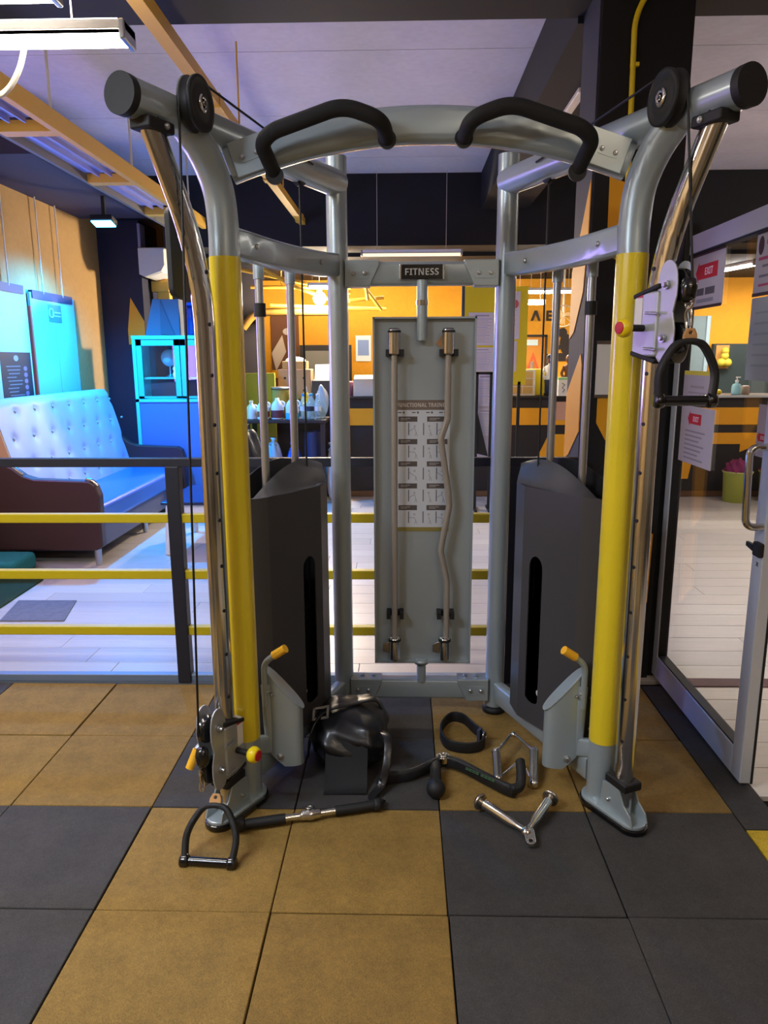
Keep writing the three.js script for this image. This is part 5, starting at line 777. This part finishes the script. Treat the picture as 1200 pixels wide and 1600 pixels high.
  lump('white_sack', 'white plastic sack under the bottle table', 'sack', -1.4, 0, -7.95, 0.1, 0.33, 0.1, 0xb9c0c8); lump('blue_sack', 'blue plastic sack under the bottle table', 'sack', -1.18, 0, -7.95, 0.1, 0.3, 0.1, 0x2b48a8); lump('pale_sack', 'pale crumpled sack beside the table leg', 'sack', -0.76, 0, -7.95, 0.07, 0.3, 0.1, 0xc8c4bc);
  const nb = thing('navy_bin', 'navy blue bin under the bottle table', 'bin', [-0.97, -0.006, -7.98]); obj('bin_body', lathe([[0, 0], [0.085, 0], [0.1, 0.76], [0.104, 0.77], [0.096, 0.77], [0.08, 0.02], [0, 0.02]]), M_(0x2a2f52, 0.5), nb);
}
// ---------------------------------------------------------------- beyond the glass door
{
  for (const [x, l] of [[3.63, 'lime green tub heaped with magenta cloth before the counter'], [4.02, 'lime green tub with magenta cloth beside the first, nearer the wall']]) {
    const t = thing('laundry_tub', l, 'tub', [x, -0.006, -7.98]); obj('tub', lathe([[0, 0], [0.13, 0], [0.145, 0.3], [0.155, 0.33], [0.148, 0.335], [0.12, 0.02], [0, 0.02]]), M_(0xa3a83c, 0.5), t); obj('rim', torus(0.15, 0.008, 0, 0.328, 0, Math.PI / 2), M_(0xb9c46a, 0.5), t);
    const c = thing('magenta_cloth', x < 3.8 ? 'magenta cloth heaped in the lime tub before the counter' : 'magenta cloth heaped in the second lime tub', 'cloth', [x, 0.29, -7.98]); const g = new THREE.SphereGeometry(1, 36, 24), p = g.attributes.position; for (let i = 0; i < p.count; i++) { const a = p.getX(i), b = p.getY(i), d = p.getZ(i), k = 1 + 0.14 * Math.sin(9 * a + 4 * b) * Math.cos(7 * d + 3 * b) + 0.07 * Math.sin(19 * a + 13 * d); p.setXYZ(i, a * 0.135 * k, 0.03 + b * 0.13 * (b > 0 ? k : 0.1), d * 0.135 * k); } g.computeVertexNormals(); obj('cloth_heap', g, M_(0x8a2c58, 0.8), c);
  }
  const t = thing('dark_cabinet', 'dark teal wall panel above the counter beyond the glass door', 'panel', [4.75, 1.0, -10.7]); obj('panel_body', bmm(-0.38, 0.6, 0, 0.72, -0.08, 0.0), M_(0x2c3a3c, 0.5), t); obj('red_sign', bmm(0.1, 0.3, 0.5, 0.54, 0, 0.01), M_(0xa83a34, 0.6), t); obj('pitcher_sticker', [lathe([[0, 0], [0.05, 0], [0.045, 0.03], [0.035, 0.12], [0.03, 0.16], [0, 0.16]], 0.16 + 0.05, 0.4, 0.02, 14), torus(0.03, 0.008, 0.155, 0.5, 0.02)], M.white, t);
  const y = thing('yellow_toy', 'stack of yellow round toys on the dark panel shelf', 'toy', [4.49, 1.4, -10.68]); obj('toy_stack', [sph(0.06, -0.03, 0.06, 0.06), sph(0.06, 0.05, 0.06, 0.06), sph(0.055, 0.01, 0.15, 0.06), sph(0.05, 0.01, 0.22, 0.06)], M_(0xd9c23a, 0.5), y); obj('toy_board', bmm(-0.09, 0.09, -0.02, 0.3, -0.02, 0.0), M_(0xc9924a, 0.6), y);
  const pn = thing('glazed_panel', 'grey glazed door leaf in the orange wall beyond the glass door', 'door leaf', [4.1, 0, -10.72]); obj('leaf', bmm(-0.3, 0.2, -0.006, 2.1, -0.06, 0), M_(0x7e8f94, 0.35), pn); obj('leaf_edge', bmm(0.15, 0.2, -0.006, 2.1, 0, 0.02), M_(0xa5bcc6, 0.4), pn);
}
// ---------------------------------------------------------------- the aluminium glass door, standing open
{
  const d = new THREE.Group(); d.name = 'door_1'; d.userData = { kind: 'structure', label: 'open aluminium framed glass door with notices taped on it' }; scene.add(d);
  const x0 = 1.226, x1 = 1.276, zh = -3.42, zf = -2.452, y0 = 0.012, y1 = 2.035;
  obj('stile', rmm(x0, x1, y0, y1, zh, zh + 0.06, 0.004), M.aluminium, d); obj('stile', rmm(x0, x1, y0, y1, zf - 0.075, zf, 0.004), M.aluminium, d);
  obj('bottom_rail', rmm(x0, x1, y0, y0 + 0.11, zh + 0.06, zf - 0.075, 0.004), M.aluminium, d); obj('top_rail', rmm(x0, x1, y1 - 0.075, y1, zh + 0.06, zf - 0.075, 0.004), M.aluminium, d);
  obj('pane', bmm(1.248, 1.254, y0 + 0.1, y1 - 0.07, zh + 0.05, zf - 0.065), M.glass, d);
  obj('gasket', [bmm(x0 + 0.005, x1 - 0.005, y0 + 0.11, y0 + 0.117, zh + 0.06, zf - 0.075), bmm(x0 + 0.005, x1 - 0.005, y1 - 0.082, y1 - 0.075, zh + 0.06, zf - 0.075), bmm(x0 + 0.005, x1 - 0.005, y0 + 0.11, y1 - 0.075, zh + 0.06, zh + 0.066), bmm(x0 + 0.005, x1 - 0.005, y0 + 0.11, y1 - 0.075, zf - 0.081, zf - 0.075)], M.rubber, d);
  obj('edge_seal', bmm(x1 - 0.012, x1 - 0.004, y0, y1, zf, zf + 0.003), M.rubber, d);
  const hd = obj('handle', sweep(fillet([[1.232, 1.235, -2.49], [1.165, 1.235, -2.49], [1.165, 0.965, -2.47], [1.232, 0.965, -2.47]], 0.055, 10), ring(0.0125, 16)), M.chrome, d); hd.userData.label = 'curved chrome pull handle';
  obj('lock', [rb(0.02, 0.05, 0.05, 0.006, 1.22, 0.885, -2.475), tr(ext([[0, -0.012], [0.05, -0.004], [0.05, 0.012], [0, 0.012]], 0.014, 0.003), 1.21, 0.885, -2.5, 0, R(90))], M.rubber, d);
  obj('cross_mark', [bx(0.001, 0.02, 0.003, 1.2255, 0.83, -2.485, R(45)), bx(0.001, 0.02, 0.003, 1.2255, 0.83, -2.485, R(-45))], M.rubber, d);
  // notices: real sheets on the glass, printed on the face that looks into the gym
  const tapeM = M_(0x4a352a, 0.6);
  const sheet = (label, z0, z1, ya, yb, draw, strips) => {
    const cv = document.createElement('canvas'); cv.width = 360; cv.height = Math.round(360 * (yb - ya) / (z1 - z0)); const q = cv.getContext('2d'); q.fillStyle = '#b9b4b0'; q.fillRect(0, 0, cv.width, cv.height); draw(q, cv.width, cv.height);  // backlit dimness of the paper is put into its ground colour
    const tx = new THREE.CanvasTexture(cv); tx.colorSpace = THREE.SRGBColorSpace; tx.anisotropy = 8;
    const t = thing('door_notice', label, 'notice', [1.2455, ya, (z0 + z1) / 2]); const w = z1 - z0, h = yb - ya;
    obj('sheet', bmm(-0.0005, 0.0015, 0, h, -w / 2, w / 2), M.paper, t); obj('print', tr(new THREE.PlaneGeometry(w, h), -0.0012, h / 2, 0, 0, -Math.PI / 2), M_(0xffffff, 0.75, 0, { map: tx }), t);
    if (strips) for (const y of [0, h]) obj('tape_strip', bmm(-0.003, -0.0015, y - 0.006, y + 0.006, -w / 2, w / 2), tapeM, t);
  };
  const arrow = (q, x, y, w, h, txt) => { q.fillStyle = '#c02a32'; q.beginPath(); q.moveTo(x, y + h / 2); q.lineTo(x + h * 0.55, y - h * 0.28); q.lineTo(x + h * 0.55, y); q.lineTo(x + w, y); q.lineTo(x + w, y + h); q.lineTo(x + h * 0.55, y + h); q.lineTo(x + h * 0.55, y + h * 1.28); q.fill(); q.fillStyle = '#e9dcdc'; q.font = `bold ${Math.round(h * 0.66)}px sans-serif`; q.textAlign = 'center'; q.textBaseline = 'middle'; q.fillText(txt, x + w * 0.6, y + h * 0.52); };
  sheet('notice with a red EXIT arrow on the door glass below the top rail', -3.352, -3.01, 1.735, 1.95, (q, w, h) => { arrow(q, 60, 45, 235, 62, 'EXIT'); q.fillStyle = '#5a5756'; q.fillRect(70, 145, 95, 30); q.fillRect(178, 145, 100, 30); q.fillStyle = '#8a8a8e'; q.fillRect(90, 190, 180, 16); }, true);
  sheet('white notice with red lines and a dark thumbprint mark on the door glass', -2.752, -2.535, 1.745, 1.955, (q, w, h) => { q.fillStyle = '#4a2f34'; q.beginPath(); q.ellipse(58, 75, 34, 52, 0, 0, 7); q.fill(); q.fillStyle = '#b8506a'; q.fillRect(120, 50, 200, 26); q.fillRect(40, 140, 280, 18); q.fillRect(60, 290, 220, 14); q.fillStyle = '#77747a'; q.fillRect(90, 185, 190, 14); q.fillRect(60, 240, 250, 14); }, true);
  sheet('tall pale notice with a yellow top strip on the door glass', -3.335, -3.02, 1.335, 1.475, (q, w, h) => { q.fillStyle = '#e6d84a'; q.fillRect(0, 0, w, 20); q.fillStyle = '#a39d96'; q.fillRect(90, 70, 170, 12); q.fillRect(70, 100, 220, 10); });
  sheet('long curling notice with a red EXIT arrow low on the door glass', -3.335, -2.985, 1.08, 1.325, (q, w, h) => { arrow(q, 80, 30, 150, 46, 'EXIT'); q.fillStyle = '#8d8a88'; for (let i = 0; i < 7; i++) q.fillRect(60, 105 + i * 20, 220 - (i * 31) % 90, 7); });
  sheet('small notice with a red EXIT arrow beside the chrome handle', -2.62, -2.54, 1.19, 1.37, (q, w, h) => { q.fillStyle = '#b3a6a8'; q.fillRect(0, 0, w, h); arrow(q, 20, h * 0.55, 330, 120, 'EXIT'); });
  sheet('frosted grey sheet below the thumbprint notice on the door glass', -2.752, -2.535, 1.45, 1.735, (q, w, h) => { q.fillStyle = '#a9b0b0'; q.fillRect(0, 0, w, h); q.fillStyle = '#98a0a2'; for (let i = 0; i < 6; i++) q.fillRect(60, 80 + i * 60, 220, 14); });
}
{ // a white notice on the column face
  const t = thing('column_notice', 'white sheet in a clip rail on the black column', 'notice', [0.905, 1.36, -3.396]); obj('sheet', bmm(-0.035, 0.035, 0, 0.24, 0, 0.003), M.paper, t); for (const y of [0.001, 0.239]) obj('clip_rail', bmm(-0.038, 0.038, y - 0.007, y + 0.007, 0, 0.008), M_(0x5a4a3c, 0.6), t);
}
scene.traverse((o) => { if (o.isLight && o.shadow) o.castShadow = true; });
renderer.render(scene, camera);
